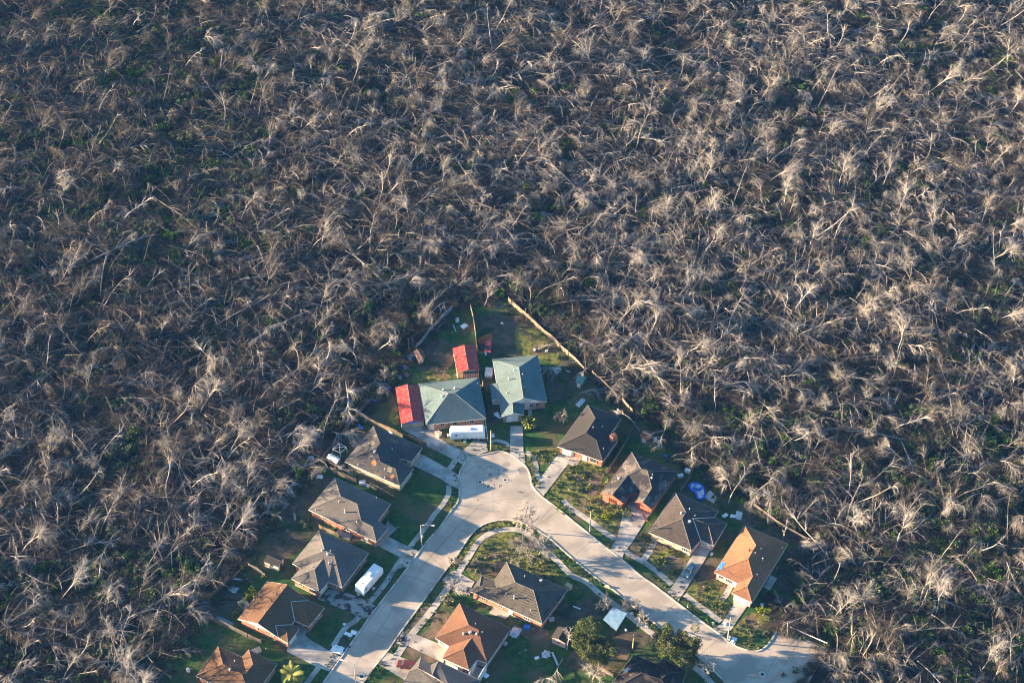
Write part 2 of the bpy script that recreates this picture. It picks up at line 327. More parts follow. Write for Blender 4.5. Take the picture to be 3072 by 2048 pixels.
patch(4, 1000, 600, 1100, 420, 1200, 310, 1400, 280, 1640, 480, 1800, 620, 2000, 800, 1700, 700, 1350, 540, 1230, 640, 1080, 690, m=M_WEED, name=W)
patch(4, 1030, 560, 1120, 470, 1330, 490, 1320, 600, 1230, 660, 1080, 640, z=.018)
patch(4, 680, 1100, 760, 940, 860, 970, 840, 1010, 740, 1190, 600, 1170, z=.018)
patch(4, 440, 1330, 500, 1260, 640, 1310, 780, 1380, 600, 1390)
patch(4, 510, 1080, 620, 930, 690, 920, 560, 1110)
patch(4, 1180, 200, 1300, 175, 1460, 190, 1300, 240, 1110, 310, 960, 560, 900, 540, 1000, 400, m=M_WEED, name=W)
patch(6, 300, 860, 380, 720, 700, 850, 540, 1080, 400, 990, m=M_WEED, name=W)
patch(6, 390, 880, 520, 830, 620, 890, 540, 1030, 420, 960, z=.018)
patch(6, 110, 740, 250, 640, 330, 690, 220, 850, z=.016)
patch(6, 650, 1170, 740, 1060, 920, 1060, 1050, 1130, 980, 1250, 1085, 1300, 1000, 1440, 800, 1300, m=M_WEED, name=W)
patch(6, 840, 870, 960, 860, 930, 1000, 940, 1060, 720, 1050, m=M_YARD, name='muddy_yard')
patch(13, 1000, 480, 1250, 280, 1500, 350, 1300, 560, 1260, 700, 1000, 700, 920, 640, m=M_WEED, name=W)
patch(1, 1130, 300, 1420, 260, 1640, 420, 1860, 640, 1680, 660, 1260, 660, 1140, 540, m=M_YARD, name='muddy_yard')
patch(1, 1450, 400, 1620, 400, 1800, 520, 1850, 700, 1700, 680, 1480, 600, m=M_WEED, z=.018, name=W)
patch(1, 560, 640, 760, 460, 900, 560, 930, 780, 800, 840, 600, 760, m=M_YARD, name='muddy_yard')
patch(1, 850, 560, 1000, 520, 910, 700, 850, 760, 800, 700, z=.018)
patch(1, 560, 800, 740, 760, 900, 830, 700, 870, 560, 880, m=M_WEED, name=W)
patch(1, 330, 1200, 400, 1060, 430, 1230, 380, 1240, m=M_WEED, name=W)
patch(1, 1720, 720, 1960, 760, 1980, 980, 1860, 1060, 1740, 1000, m=M_YARD, name='muddy_yard')
patch(1, 1130, 480, 1245, 440, 1245, 520, 1140, 530, m=mat('red_clay', (.3, .09, .03), (.38, .13, .05), .8), z=.02, name='clay_patch')
patch(1, 1530, 1480, 1840, 1450, 1840, 1567, 1560, 1600, m=M_WEED, name=W)
patch(9, 1540, 200, 1680, 330, 1720, 520, 1740, 700, 1660, 640, 1560, 420, m=M_WEED, name=W)
patch(2, 1000, 400, 1250, 130, 1460, 100, 1260, 380, 1200, 440, 1100, 520, m=M_YARD, name='muddy_yard')
patch(2, 900, 560, 1150, 500, 1300, 560, 1100, 780, 900, 720, m=M_YARD, name='muddy_yard')
patch(3, 300, 600, 560, 260, 830, 240, 660, 560, 560, 700, 400, 720, m=M_YARD, name='muddy_yard')
patch(5, 1500, 900, 1800, 900, 2300, 1200, 2200, 1250, 1850, 1110, 1640, 980, m=M_YARD, name='muddy_yard')
patch(6, 1480, 1050, 1640, 740, 1830, 760, 1760, 1000, 1600, 1200, m=M_YARD, name='muddy_yard')
patch(4, 1400, 1080, 1660, 1100, 1700, 1160, 1560, 1200, 1420, 1120, z=.016)
patch(4, 1750, 900, 2150, 830, 2289, 900, 2289, 1000, 1900, 1030, 1720, 1010, m=M_YARD, name='muddy_yard')
patch(7, 300, 800, 600, 740, 760, 800, 640, 950, 500, 980, 280, 900, m=M_DIRT, name='bare_soil')
patch(7, 640, 620, 900, 660, 860, 760, 700, 800, m=M_YARD, name='muddy_yard')

# stains, letters and cracks on the paving
def blot(k, u, v, r, m, z, name='road_stain', sq=.8):
    rg = random.Random(int(u*7+v)); c = P(k, u, v); n = 14
    return sheet(name, [c+Vector((math.cos(i*2*math.pi/n)*r*rg.uniform(.7, 1.2), math.sin(i*2*math.pi/n)*r*sq*rg.uniform(.7, 1.2), 0)) for i in range(n)], z, m)
M_STAIN = mat('oil_stain', (.10, .095, .09), (.17, .16, .15), 2.5, .7); M_STAIN2 = mat('faint_stain', (.24, .215, .19), (.31, .28, .25), 1.5, .9)
for u, v, r in ((805, 558, .45), (950, 630, .5), (825, 680, .35), (560, 1065, .3), (605, 410, .25), (680, 460, .25), (980, 465, .35)): blot(9, u, v, r, M_STAIN, .012)
for u, v, r in ((1110, 590, .7), (1225, 680, .5), (1510, 960, 1.2), (1110, 470, .7), (1560, 1120, .4), (980, 1290, .3), (1480, 480, 1.6), (1140, 350, 1.2)): blot(9, u, v, r, M_STAIN2, .012)
for u, v, r in ((1370, 690, .8), (1130, 485, .4), (2040, 745, 1.6), (1700, 700, .5), (1240, 560, .5)): blot(7, u, v, r, M_STAIN2, .012)
for u, v, r in ((1110, 360, .4), (1165, 250, .5), (1180, 300, .5), (1140, 330, .35)): blot(7, u, v, r, M_STAIN, .108, 'drive_stain')
def strokes(name, k, lines, wd, m, z, on=None):
    """painted strokes: thin bands following hand-drawn lines"""
    b = MB()
    for ln in lines:
        pts = smoothline([on(k, ln[i], ln[i+1]) if on else P(k, ln[i], ln[i+1], z) for i in range(0, len(ln), 2)], 3) if len(ln) > 4 else [on(k, ln[i], ln[i+1]) if on else P(k, ln[i], ln[i+1], z) for i in range(0, len(ln), 2)]
        for i, (a, c) in enumerate(zip(pts, pts[1:])):
            d = (c-a); nn = Vector((-d.y, d.x, 0)).normalized()*wd/2; e = d.normalized()*wd*.25
            up = Vector((0, 0, .0006*(i % 2)))
            b.poly([a-e-nn+up, c+e-nn+up, c+e+nn+up, a-e+nn+up])
    return b.build(name, m)
CROP[14] = (1430, 1430, 18.02); CROP[15] = (1060, 1350, 18.02)
M_SPRAY = mat('spray_paint', (.07, .05, .045), (.12, .09, .08), 3, .8)
tx = strokes('painted_letters', 14, [(620, 415, 600, 480, 565, 555), (620, 415, 680, 425, 670, 470, 600, 490), (625, 490, 655, 520, 680, 560), (880, 410, 935, 405), (950, 410, 955, 480, 950, 490), (820, 530, 880, 570, 950, 585, 1030, 550), (1250, 440, 1245, 500, 1225, 560), (1250, 440, 1320, 435, 1355, 465, 1300, 490)], .17, M_SPRAY, .016); tx['kind'] = 'structure'
tx = strokes('painted_marks', 14, [(1000, 1270, 1090, 1280), (1130, 1275, 1190, 1270), (1215, 1280, 1225, 1255), (1260, 1285, 1270, 1255, 1330, 1265), (1190, 1335, 1195, 1400), (1180, 1420, 1260, 1415), (1070, 1440, 1130, 1420)], .12, M_STAIN2, .016); tx['kind'] = 'structure'
for uv in ((310, 1480, 590, 1165), (590, 1165, 1110, 1050), (860, 900, 880, 1350), (640, 620, 860, 260), (640, 620, 200, 850), (1110, 1050, 1900, 1040), (1850, 1560, 2130, 1320), (1000, 420, 1060, 560)):
    jb.append(strip('road_joint', G(9, *uv), .06, .0125, mat('faint_joint', (.2, .185, .165), (.27, .25, .225), .8, .9)))
for uv in ((90, 620, 260, 500), (330, 860, 90, 1200), (560, 560, 770, 700), (250, 1080, 420, 1130), (1420, 480, 1560, 540)):
    jb.append(strip('road_joint', G(4, *uv), .06, .0125, MATS['faint_joint']))

# ------------------------------------------------------------------ houses
def seg_d(p, a, b):
    ax, ay, bx, by = a.x, a.y, b.x, b.y; dx, dy = bx-ax, by-ay
    t = max(0, min(1, ((p.x-ax)*dx+(p.y-ay)*dy)/max(1e-9, dx*dx+dy*dy)))
    return math.hypot(p.x-ax-t*dx, p.y-ay-t*dy)
def area2(pts): return sum(pts[i].x*pts[(i+1) % len(pts)].y-pts[(i+1) % len(pts)].x*pts[i].y for i in range(len(pts)))
def inset_poly(pts, d):
    n = len(pts); out = []
    for i in range(n):
        p, a, b = pts[i], pts[i-1], pts[(i+1) % n]
        e1 = (p-a); e1.z = 0; e1.normalize(); e2 = (b-p); e2.z = 0; e2.normalize()
        n1 = Vector((-e1.y, e1.x, 0)); n2 = Vector((-e2.y, e2.x, 0)); bis = n1+n2
        q = bis/max(.35, bis.length_squared)*2*d
        if q.length > 2.2*d: q = q.normalized()*2.2*d
        out.append(p+q)
    return out
def roof_hit(tris, k, u, v):
    o, d = ray(k, u, v); best = None
    for t in tris:
        h = geometry.intersect_ray_tri(t[0], t[1], t[2], d, o, True)
        if h is not None and (best is None or (h-o).length < best[0]): best = ((h-o).length, h)
    return best[1] if best else None
HOUSES = {}
def opening(root, wall, a, b, t, kind, trim):
    """one window, door or garage door on the wall from a to b, at fraction t along it"""
    e = (b-a); L = e.length; e = e/L; out = Vector((e.y, -e.x, 0)); c = a+e*(L*t); rz = math.atan2(e.y, e.x)
    W_, H_, S_ = {'window': (1.25, 1.25, .95), 'wide': (2.0, 1.35, .85), 'small': (.8, .7, 1.45), 'door': (1.0, 2.1, .02), 'garage': (min(2.9, L*.7), 2.15, .02), 'bay': (2.2, 1.6, .6)}[kind]
    zc = S_+H_/2
    def bx(off, dx, dy, dz, z=zc, sx=0.0): q = c+out*off+e*sx; return ((q.x, q.y, z), (dx, dy, dz), rz)
    if kind in ('door', 'garage'):
        b_ = MB(); b_.box(*bx(.02, W_, .06, H_))
        if kind == 'garage':
            for i in range(4): b_.box(*bx(.055, W_-.1, .02, H_/4-.06, S_+H_*(i+.5)/4))
        o = b_.build('garage_door' if kind == 'garage' else 'door', trim if kind == 'garage' else MATS['pale_collar'] if False else M_TRIM, root, world=True)
        f = MB()
        for s in (-1, 1): f.box(*bx(.03, .1, .1, H_+.1, zc+.05, s*(W_/2+.05)))
        f.box(*bx(.03, W_, .1, .1, S_+H_+.05)); f.build('door_frame', trim, o, world=True)
        return
    f = MB()
    for s in (-1, 1): f.box(*bx(.03, .09, .12, H_, zc, s*(W_/2-.045)))
    for s in (-1, 1): f.box(*bx(.03, W_-.18, .12, .09, zc+s*(H_/2-.045)))
    nm = 3 if kind in ('wide', 'bay') else 1
    for i in range(nm): f.box(*bx(.03, .05, .08, H_-.18, zc, (i+1)*W_/(nm+1)-W_/2))
    o = f.build('window', trim, root, world=True)
    MB().box(*bx(.02, W_-.18, .04, H_-.18)).build('pane', M_GLASS, o, world=True)
    MB().box(*bx(.06, W_+.16, .16, .07, S_-.04)).build('sill', wall, o, world=True)
def house(name, label, k, V, eave, faces, roofm, wallm, trim=None, gables=(), zs=None, slope=.46, ze=2.75, openings=None, vents=(), inset=.5, valley=False, capm=None, gablem=None, cat='house', walls=True):
    trim = trim or M_TRIM; zs = zs or {}; openings = openings or {}
    V = [(V[i], V[i+1]) for i in range(0, len(V), 2)]
    pts = [None]*len(V)
    for i in eave: pts[i] = P(k, *V[i], zs.get(i, ze))
    gedge = {tuple(sorted(g[1])) for g in gables}
    ep = [(pts[eave[i]], pts[eave[(i+1) % len(eave)]]) for i in range(len(eave)) if tuple(sorted((eave[i], eave[(i+1) % len(eave)]))) not in gedge]
    for i in range(len(V)):
        if pts[i] is None:
            if i in zs: pts[i] = P(k, *V[i], zs[i]); continue
            lo, hi = ze, ze+6
            for _ in range(40):
                z = (lo+hi)/2; p = P(k, *V[i], z)
                if ze+slope*min(seg_d(p, a, b) for a, b in ep) > z: lo = z
                else: hi = z
            pts[i] = P(k, *V[i], lo)
    E_ = [pts[i] for i in eave]; order = list(eave)
    if area2(E_) < 0: E_ = E_[::-1]; order = order[::-1]
    c = sum(E_, Vector())/len(E_)
    root = thing(name, (c.x, c.y, 0), label, cat)
    # roof
    fl = []
    for f in faces:
        n = geometry.normal([pts[i] for i in f]); fl.append(tuple(f) if n.z > 0 else tuple(f[::-1]))
    tris, ti, tn = [], [], []
    for f in fl:
        nn = Vector()
        for i in range(len(f)):
            q0, q1 = pts[f[i]], pts[f[(i+1) % len(f)]]; nn += Vector(((q0.y-q1.y)*(q0.z+q1.z), (q0.z-q1.z)*(q0.x+q1.x), (q0.x-q1.x)*(q0.y+q1.y)))
        nn.normalize()
        for t in geometry.tessellate_polygon([[pts[i] for i in f]]):
            t = [f[j] for j in t]
            if geometry.normal([pts[i] for i in t]).z < 0: t = t[::-1]
            ti.append(tuple(t)); tris.append([pts[i] for i in t]); tn.append(nn)
    mb = MB(); mb.v = [tuple(p) for p in pts]; mb.f = ti
    roof = mb.build('roof', roofm, root, world=True)
    me = roof.data; me.shade_smooth(); me.normals_split_custom_set([tuple(tn[pl.index]) for pl in me.polygons for _ in range(3)])
    edges = {}
    for fi, f in enumerate(fl):
        for i in range(len(f)): edges.setdefault(tuple(sorted((f[i], f[(i+1) % len(f)]))), []).append((fi, f[i], f[(i+1) % len(f)]))
    fb = MB(); dz = Vector((0, 0, .2)); up = Vector((0, 0, .012))
    for e, fs in edges.items():
        if len(fs) == 1:
            a, b = pts[fs[0][1]], pts[fs[0][2]]; d = (b-a); o = Vector((d.y, -d.x, 0)).normalized()*.03
            fb.poly([a+o+up, a+o-dz, b+o-dz, b+o+up]); fb.poly([a+up, a+o+up, b+o+up, b+up])
    for f in ti: fb.poly([pts[i]-dz for i in f[::-1]])
    fb.build('fascia', trim, roof, world=True)
    cb, vb = MB(), MB()
    for e, fs in edges.items():
        if len(fs) == 2:
            f2 = fl[fs[1][0]]; f1 = fl[fs[0][0]]; n = geometry.normal([pts[i] for i in f1])
            oth = sum((pts[i] for i in f2), Vector())/len(f2)
            conv = (oth-pts[e[0]]).dot(n) < 0
            (cb if conv else vb).tube([pts[e[0]]+Vector((0, 0, -.03)), pts[e[1]]+Vector((0, 0, -.03))], .10, 6)
    if cb.f: cb.build('ridge_cap', capm or roofm, roof, world=True)
    if vb.f and valley: vb.build('valley_flashing', M_METAL, roof, world=True)
    # walls
    if walls:
        I = inset_poly(E_, inset); wb = MB(); wt = ze-.12
        n = len(I)
        for i in range(n): a, b = I[i], I[(i+1) % n]; wb.poly([(a.x, a.y, 0), (b.x, b.y, 0), (b.x, b.y, wt), (a.x, a.y, wt)])
        wb.poly([(q.x, q.y, wt) for q in I])
        wall = wb.build('wall', wallm, root, world=True)
        base = MB().prism([q for q in inset_poly(E_, inset-.06)], 0, .18).build('foundation', M_WALK, root, world=True)
        for g in gables:
            a, b = pts[g[1][0]], pts[g[1][1]]; d = (b-a).normalized(); nrm = Vector((-d.y, d.x, 0))
            if (c-a).dot(nrm) < 0: nrm = -nrm
            q = [pts[i] for i in g[0]]; gc = sum(q, Vector())/len(q)
            q2 = [x+nrm*(inset-.12)-Vector((0, 0, .21))+(gc-x)*.04 for x in q]
            gb = MB(); gb.poly(q2); gb.build('gable', gablem or trim, root, world=True)
        for i in range(n):
            key = tuple(sorted((order[i], order[(i+1) % n]))); a, b = I[i].copy(), I[(i+1) % n].copy(); a.z = b.z = 0; L = (b-a).length
            if key in openings: lst = openings[key]
            elif L > 9: lst = [(.2, 'window'), (.5, 'small'), (.8, 'window')]
            elif L > 5: lst = [(.3, 'window'), (.7, 'window')]
            elif L > 3: lst = [(.5, 'window')]
            else: lst = []
            rev = order[i] != key[0]
            for t, kd in lst: opening(root, wallm, a, b, (1-t) if rev and key in openings else t, kd, trim)
    # vents
    for vt in vents:
        kind, u, v = vt[:3]; h = roof_hit(tris, k, u, v)
        if h is None: continue
        b = MB()
        if kind == 'pipe': b.lathe(h-Vector((0, 0, .25)), [(.09, 0), (.09, .75), (.07, .76)], 8); m_ = M_WHITE
        elif kind == 'flue': b.lathe(h-Vector((0, 0, .25)), [(.28, 0), (.15, .32), (.13, .34), (.13, 1.1), (.22, 1.11), (.22, 1.22), (.02, 1.3)], 10); m_ = M_METAL
        elif kind == 'turbine': b.lathe(h-Vector((0, 0, .25)), [(.28, 0), (.18, .33), (.18, .42), (.29, .5), (.31, .64), (.25, .78), (.05, .84)], 12); m_ = M_METAL
        elif kind == 'pot': b.lathe(h-Vector((0, 0, .25)), [(.3, 0), (.14, .4), (.14, .75), (.22, .78), (.2, .95), (.02, .98)], 8); m_ = M_DARK
        else: b.box(h+Vector((0, 0, .12)), (.6, .6, .45), .5); m_ = M_METAL
        b.build('vent', m_, roof, world=True, smooth=False)
    HOUSES[name+label[:18]] = (root, tris, I if walls else None, order)
    return root, tris

S_TEAL = shingle('grey_green_shingle', (.100, .148, .160))
S_GREY = shingle('grey_shingle', (.110, .106, .104))
S_BROWN = shingle('brown_shingle', (.128, .077, .050))
S_CHAR = shingle('charcoal_shingle', (.046, .045, .046))
S_ORANGE = shingle('orange_brown_shingle', (.222, .115, .068))
S_RUSSET = shingle('russet_shingle', (.142, .078, .052))
S_STAIN = shingle('stained_grey_shingle', (.068, .068, .074), worn=(.15, .12, .09), worn_scale=.3, lo=.60, hi=.66)
S_WORN = shingle('peeling_dark_shingle', (.045, .045, .05), worn=(.125, .11, .10), worn_scale=.28, lo=.5, hi=.56)
S_BG = shingle('brown_grey_shingle', (.068, .060, .058), worn=(.045, .04, .04), worn_scale=.6, lo=.58, hi=.64)
S_STREAK = shingle('torn_grey_shingle', (.088, .083, .074), streak=(.018, .02, .022), worn=(.16, .13, .11), worn_scale=.45, lo=.66, hi=.69)
C_TEAL = shingle('grey_green_cap', (.15, .18, .185)); C_GREY = shingle('grey_cap', (.15, .14, .13)); C_BROWN = shingle('brown_cap', (.16, .10, .07)); C_CHAR = shingle('charcoal_cap', (.07, .068, .066)); C_OR = shingle('orange_cap', (.25, .13, .08))

# the teal hip-roofed house behind the first trailer
r1, t1 = house('hip_roof_house', 'large grey-green hip-roofed brick house with red metal carport at its side', 1,
    [605, 885, 1135, 830, 1200, 1190, 670, 1245, 870, 968, 925, 968], [0, 1, 2, 3], [[0, 4, 5, 1], [1, 5, 2], [2, 5, 4, 3], [3, 4, 0]], S_TEAL, M_BRICK, capm=C_TEAL,
    vents=[('turbine', 825, 940), ('turbine', 925, 928), ('box', 815, 995), ('pipe', 1125, 890)], openings={(2, 3): [(.22, 'window'), (.52, 'window'), (.74, 'window'), (.93, 'door')]})
# the teal house to its right
r2, t2 = house('ranch_house', 'grey-green roofed house with white front gable and white garage door', 1,
    [1258, 668, 1655, 632, 1738, 1045, 1525, 1065, 1490, 740, 1530, 1010, 1432, 1050, 1440, 1140, 1340, 1175, 1535, 1160],
    [0, 1, 2, 3, 9, 8], [[0, 1, 4], [0, 4, 5, 6, 7, 8], [1, 2, 5, 4], [6, 3, 9, 7]], S_TEAL, M_BRICK, trim=M_WHITE, capm=C_TEAL,
    gables=[([5, 6, 3, 2], (2, 3)), ([8, 9, 7], (8, 9))], zs={6: 3.95, 7: 3.95, 5: 5.3, 4: 5.3}, gablem=M_WHITE,
    vents=[('flue', 1400, 850), ('pot', 1540, 930), ('pipe', 1522, 805), ('pipe', 1445, 768), ('pipe', 1380, 968)], openings={(2, 3): [(.3, 'window'), (.75, 'door'), (.55, 'window')], (8, 9): [(.48, 'garage')], (3, 9): []})
hb = MB(); q = [P(1, 1232, 885, 2.5), P(1, 1298, 878, 2.9), P(1, 1325, 1003, 2.9), P(1, 1250, 1022, 2.5)]
# the stained house left of the turning circle
r3, t3 = house('hip_roof_house', 'dark stained hip-roofed house with orange rust marks left of the turning circle', 8,
    [1062, 303, 1638, 555, 1508, 722, 1385, 688, 1362, 728, 1535, 800, 1370, 1010, 722, 722, 1140, 510, 1095, 575, 1142, 725, 1320, 805, 1455, 572, 1375, 516],
    [0, 1, 2, 3, 4, 5, 6, 7], [[0, 8, 13, 12, 1], [0, 7, 9, 8], [7, 6, 11, 10, 9], [6, 5, 11], [5, 4, 10, 11], [8, 9, 10, 4, 3, 13], [13, 3, 2, 12], [12, 2, 1]], S_STAIN, M_TANW, capm=C_CHAR,
    vents=[('pipe', 1280, 580), ('pipe', 1195, 815), ('pipe', 880, 765), ('pipe', 1195, 915), ('box', 1075, 605)], openings={(6, 7): [(.35, 'small'), (.62, 'small')], (1, 2): [(.5, 'wide')], (5, 6): [(.5, 'window')], (2, 3): [(.5, 'window')], (4, 5): [(.5, 'garage')]})
# grey house below it
house('hip_roof_house', 'grey hip-roofed brick house beside the left lamp post', 2,
    [1483, 92, 1978, 325, 1862, 475, 1958, 535, 1850, 660, 1250, 377, 1535, 260, 1680, 325, 1715, 475, 1815, 525],
    [0, 1, 2, 3, 4, 5], [[0, 6, 7, 1], [0, 5, 6], [5, 4, 9, 8, 7, 6], [1, 7, 8, 2], [2, 8, 9, 3], [3, 9, 4]], S_GREY, M_BRICKR, capm=C_GREY,
    vents=[('flue', 1575, 400), ('pipe', 1520, 312), ('pipe', 1315, 380), ('pipe', 1675, 490), ('pipe', 1850, 278)], openings={(4, 5): [(.15, 'door'), (.45, 'wide'), (.8, 'window')]})
house('hip_roof_house', 'grey hip-roofed house with carport beside the slanting white trailer', 2,
    [1343, 560, 1782, 757, 1548, 1065, 1425, 1012, 1345, 1105, 1100, 985, 1180, 892, 1108, 850, 1395, 738, 1475, 768, 1380, 812, 1305, 905],
    [0, 1, 2, 3, 4, 5, 6, 7], [[0, 8, 9, 1], [0, 7, 8], [1, 9, 2], [7, 6, 10, 3, 2, 9, 8], [6, 5, 11, 10], [5, 4, 11], [4, 3, 10, 11]], S_GREY, M_BRICKR, capm=C_GREY,
    vents=[('turbine', 1372, 738), ('turbine', 1420, 772), ('flue', 1432, 860), ('pipe', 1445, 745), ('pipe', 1285, 885)], openings={(4, 5): [(.3, 'wide'), (.75, 'window')], (3, 4): [(.5, 'garage')], (2, 3): [(.5, 'window')]})
house('gable_house', 'brown gabled house with white gable end on the left street', 3,
    [985, 248, 640, 690, 1225, 285, 875, 740, 1230, 975, 1365, 800, 1272, 755, 1475, 780, 1660, 555, 1470, 472, 1265, 485, 1430, 590, 1085, 765, 1215, 828, 1118, 908, 1308, 705],
    [0, 1, 14, 4, 5, 6, 15, 7, 8, 9], [[0, 1, 3, 2], [2, 3, 14, 12, 6, 15, 10, 9], [9, 10, 11, 8], [8, 11, 7], [7, 11, 10, 15], [6, 12, 13, 5], [5, 13, 4], [4, 13, 12, 14]], S_BROWN, M_BRICKR, capm=C_BROWN, valley=True, trim=M_WHITE,
    gables=[([1, 14, 3], (1, 14)), ([0, 2, 9], (0, 9))], zs={2: 5.2, 3: 5.2, 10: 3.9, 11: 3.9, 12: 3.7, 13: 3.6}, gablem=M_WHITE,
    vents=[('pot', 1030, 640), ('pot', 1100, 405), ('pot', 1040, 487), ('pipe', 1150, 335), ('pipe', 955, 605)], openings={(1, 14): [(.4, 'small'), (.8, 'small')], (7, 8): [(.35, 'window'), (.7, 'window')], (4, 5): [(.5, 'garage')], (4, 14): []})
house('hip_roof_house', 'brown hip-roofed house cut by the bottom edge near the palm', 3,
    [150, 1360, 410, 1005, 690, 1135, 770, 1045, 1105, 1215, 800, 1640, 465, 1220, 685, 1330, 820, 1222, 740, 1322],
    [0, 1, 2, 3, 4, 5], [[1, 0, 6], [1, 6, 7, 9, 2], [2, 9, 8, 3], [3, 8, 4], [4, 8, 9, 7, 5], [0, 5, 7, 6]], S_BROWN, M_BRICKR, capm=C_BROWN, valley=False,
    vents=[('turbine', 550, 1290), ('pot', 565, 1250), ('pipe', 605, 1185)])
# right street
r8, t8 = house('hip_roof_house', 'charcoal hip-roofed house with red brick chimney right of the turning circle', 5,
    [480, 40, 210, 408, 385, 462, 612, 540, 745, 352, 668, 318, 775, 160, 548, 160, 465, 290, 555, 350],
    [0, 1, 2, 3, 4, 5, 6], [[0, 7, 6], [0, 1, 8, 7], [1, 2, 3, 9, 8], [3, 4, 9], [6, 7, 8, 9, 4, 5]], S_CHAR, M_BRICKR, trim=M_WHITE, capm=C_CHAR,
    vents=[('pipe', 527, 243), ('pipe', 607, 236), ('pipe', 618, 430)], openings={(1, 2): [(.45, 'garage')], (2, 3): [(.3, 'door'), (.65, 'bay')], (3, 4): [(.5, 'window')]})
t = thing('brick_chimney', P(5, 700, 415, 0), 'stout red brick chimney at the end of the charcoal house', 'chimney')
MB().box((0, 0, 1.9), (1.3, 2.1, 3.8), -.9).box((0, 0, 4.1), (1.05, 1.5, .8), -.9).box((0, 0, 4.55), (1.25, 1.7, .12), -.9).build('stack', M_BRICKR, t)
for s in (-.35, .35): MB().lathe((s*.6, s*.8, 4.6), [(.2, 0), (.18, .35), (.12, .36)], 8).build('flue_pot', M_DARK, t)
house('gable_house', 'house with peeling dark roof and red gable trim on the right street', 5,
    [868, 458, 1275, 628, 590, 822, 695, 835, 795, 910, 865, 812, 910, 830, 890, 895, 965, 900, 1045, 965, 950, 605, 1005, 618, 835, 660, 945, 805, 1045, 775],
    [0, 1, 9, 7, 6, 5, 4, 2], [[0, 10, 11, 1], [0, 2, 3, 12, 10], [12, 3, 4, 5, 13], [10, 12, 13, 14, 11], [14, 13, 6, 7, 8], [11, 14, 8, 9, 1], [13, 5, 6]], S_WORN, M_BRICKR, trim=M_TRIMR, capm=C_GREY,
    gables=[([2, 4, 3], (2, 4)), ([7, 9, 8], (7, 9))], gablem=M_BRICKR, zs={3: 4.0, 12: 4.2, 8: 3.7},
    vents=[('pipe', 815, 607), ('box', 755, 690), ('turbine', 1045, 690), ('pipe', 1050, 660), ('pipe', 1165, 755)], openings={(2, 4): [(.5, 'bay')], (7, 9): [(.5, 'garage')]})
house('hip_roof_house', 'brown-grey hip-roofed house with pale-edged carport wing on the right street', 5,
    [1250, 808, 1632, 975, 1595, 1033, 1710, 1085, 1590, 1283, 1475, 1232, 1395, 1325, 1018, 1165, 1345, 985, 1312, 1045, 1408, 1042, 1540, 1090],
    [0, 1, 2, 3, 4, 5, 6, 7], [[0, 8, 1], [0, 7, 9, 8], [7, 6, 9], [1, 8, 9, 6, 5, 10, 2], [2, 10, 11, 3], [3, 11, 4], [4, 11, 10, 5]], S_BG, M_TANW, trim=M_WHITE, capm=C_GREY, valley=True,
    vents=[('turbine', 1305, 998), ('pipe', 1378, 963), ('box', 1378, 1070), ('pipe', 1425, 1022)], openings={(6, 7): [(.12, 'wide'), (.45, 'small'), (.75, 'small')], (4, 5): [(.5, 'garage')], (5, 6): []})
r11, t11 = house('hip_roof_house', 'bright orange-brown hip-roofed house with blue tarp on one corner', 6,
    [1203, 548, 1612, 722, 1272, 1275, 1080, 1185, 1135, 1092, 918, 990, 1312, 738, 1237, 865, 1280, 1030, 1228, 1125],
    [0, 1, 2, 3, 4, 5], [[0, 6, 1], [0, 5, 7, 6], [5, 4, 8, 7], [1, 6, 7, 8, 9, 2], [4, 3, 9, 8], [3, 2, 9]], S_ORANGE, M_PINKW, trim=M_TRIM, capm=C_OR,
    vents=[('pot', 1248, 790), ('flue', 1372, 880), ('pipe', 1302, 815), ('pipe', 1320, 1018), ('pipe', 1357, 777), ('pipe', 1557, 762)], openings={(4, 5): [(.2, 'door'), (.45, 'wide'), (.8, 'window')], (2, 3): [(.55, 'garage')]})
# the wedge between the two streets
house('hip_roof_house', 'dark hip-roofed brick house with torn streaky shingles on the corner island', 4,
    [1345, 528, 1870, 765, 1650, 1060, 1035, 782, 1130, 645, 1235, 688, 1420, 705, 1575, 770, 1258, 758, 1112, 735],
    [0, 1, 2, 3, 4, 5], [[0, 6, 7, 1], [0, 5, 8, 6], [1, 7, 2], [2, 7, 6, 8, 9, 3], [5, 4, 9, 8], [4, 3, 9]], S_STREAK, M_BRICKR, capm=C_GREY,
    vents=[('flue', 1410, 840), ('pipe', 1500, 655), ('box', 1640, 690), ('pipe', 1340, 805), ('pipe', 1550, 945)], openings={(2, 3): [(.2, 'wide'), (.45, 'door'), (.6, 'window'), (.85, 'window')]})
house('hip_roof_house', 'russet-brown hip-roofed house with two roof fans beside the left street', 4,
    [940, 880, 1380, 1098, 1180, 1395, 1090, 1368, 1020, 1455, 795, 1355, 850, 1250, 730, 1180, 1020, 1070, 1100, 1108, 1045, 1180, 975, 1275],
    [0, 1, 2, 3, 4, 5, 6, 7], [[0, 8, 9, 1], [0, 7, 8], [7, 6, 10, 3, 2, 9, 8], [1, 9, 2], [6, 5, 11, 10], [5, 4, 11], [4, 3, 10, 11]], S_RUSSET, M_PINKW, trim=M_WHITE, capm=C_BROWN,
    vents=[('turbine', 975, 1148), ('turbine', 1088, 1150), ('pipe', 1078, 1063), ('pipe', 1135, 1135), ('box', 1032, 1133)], openings={(6, 7): [(.7, 'window')], (4, 5): [(.5, 'garage')]})
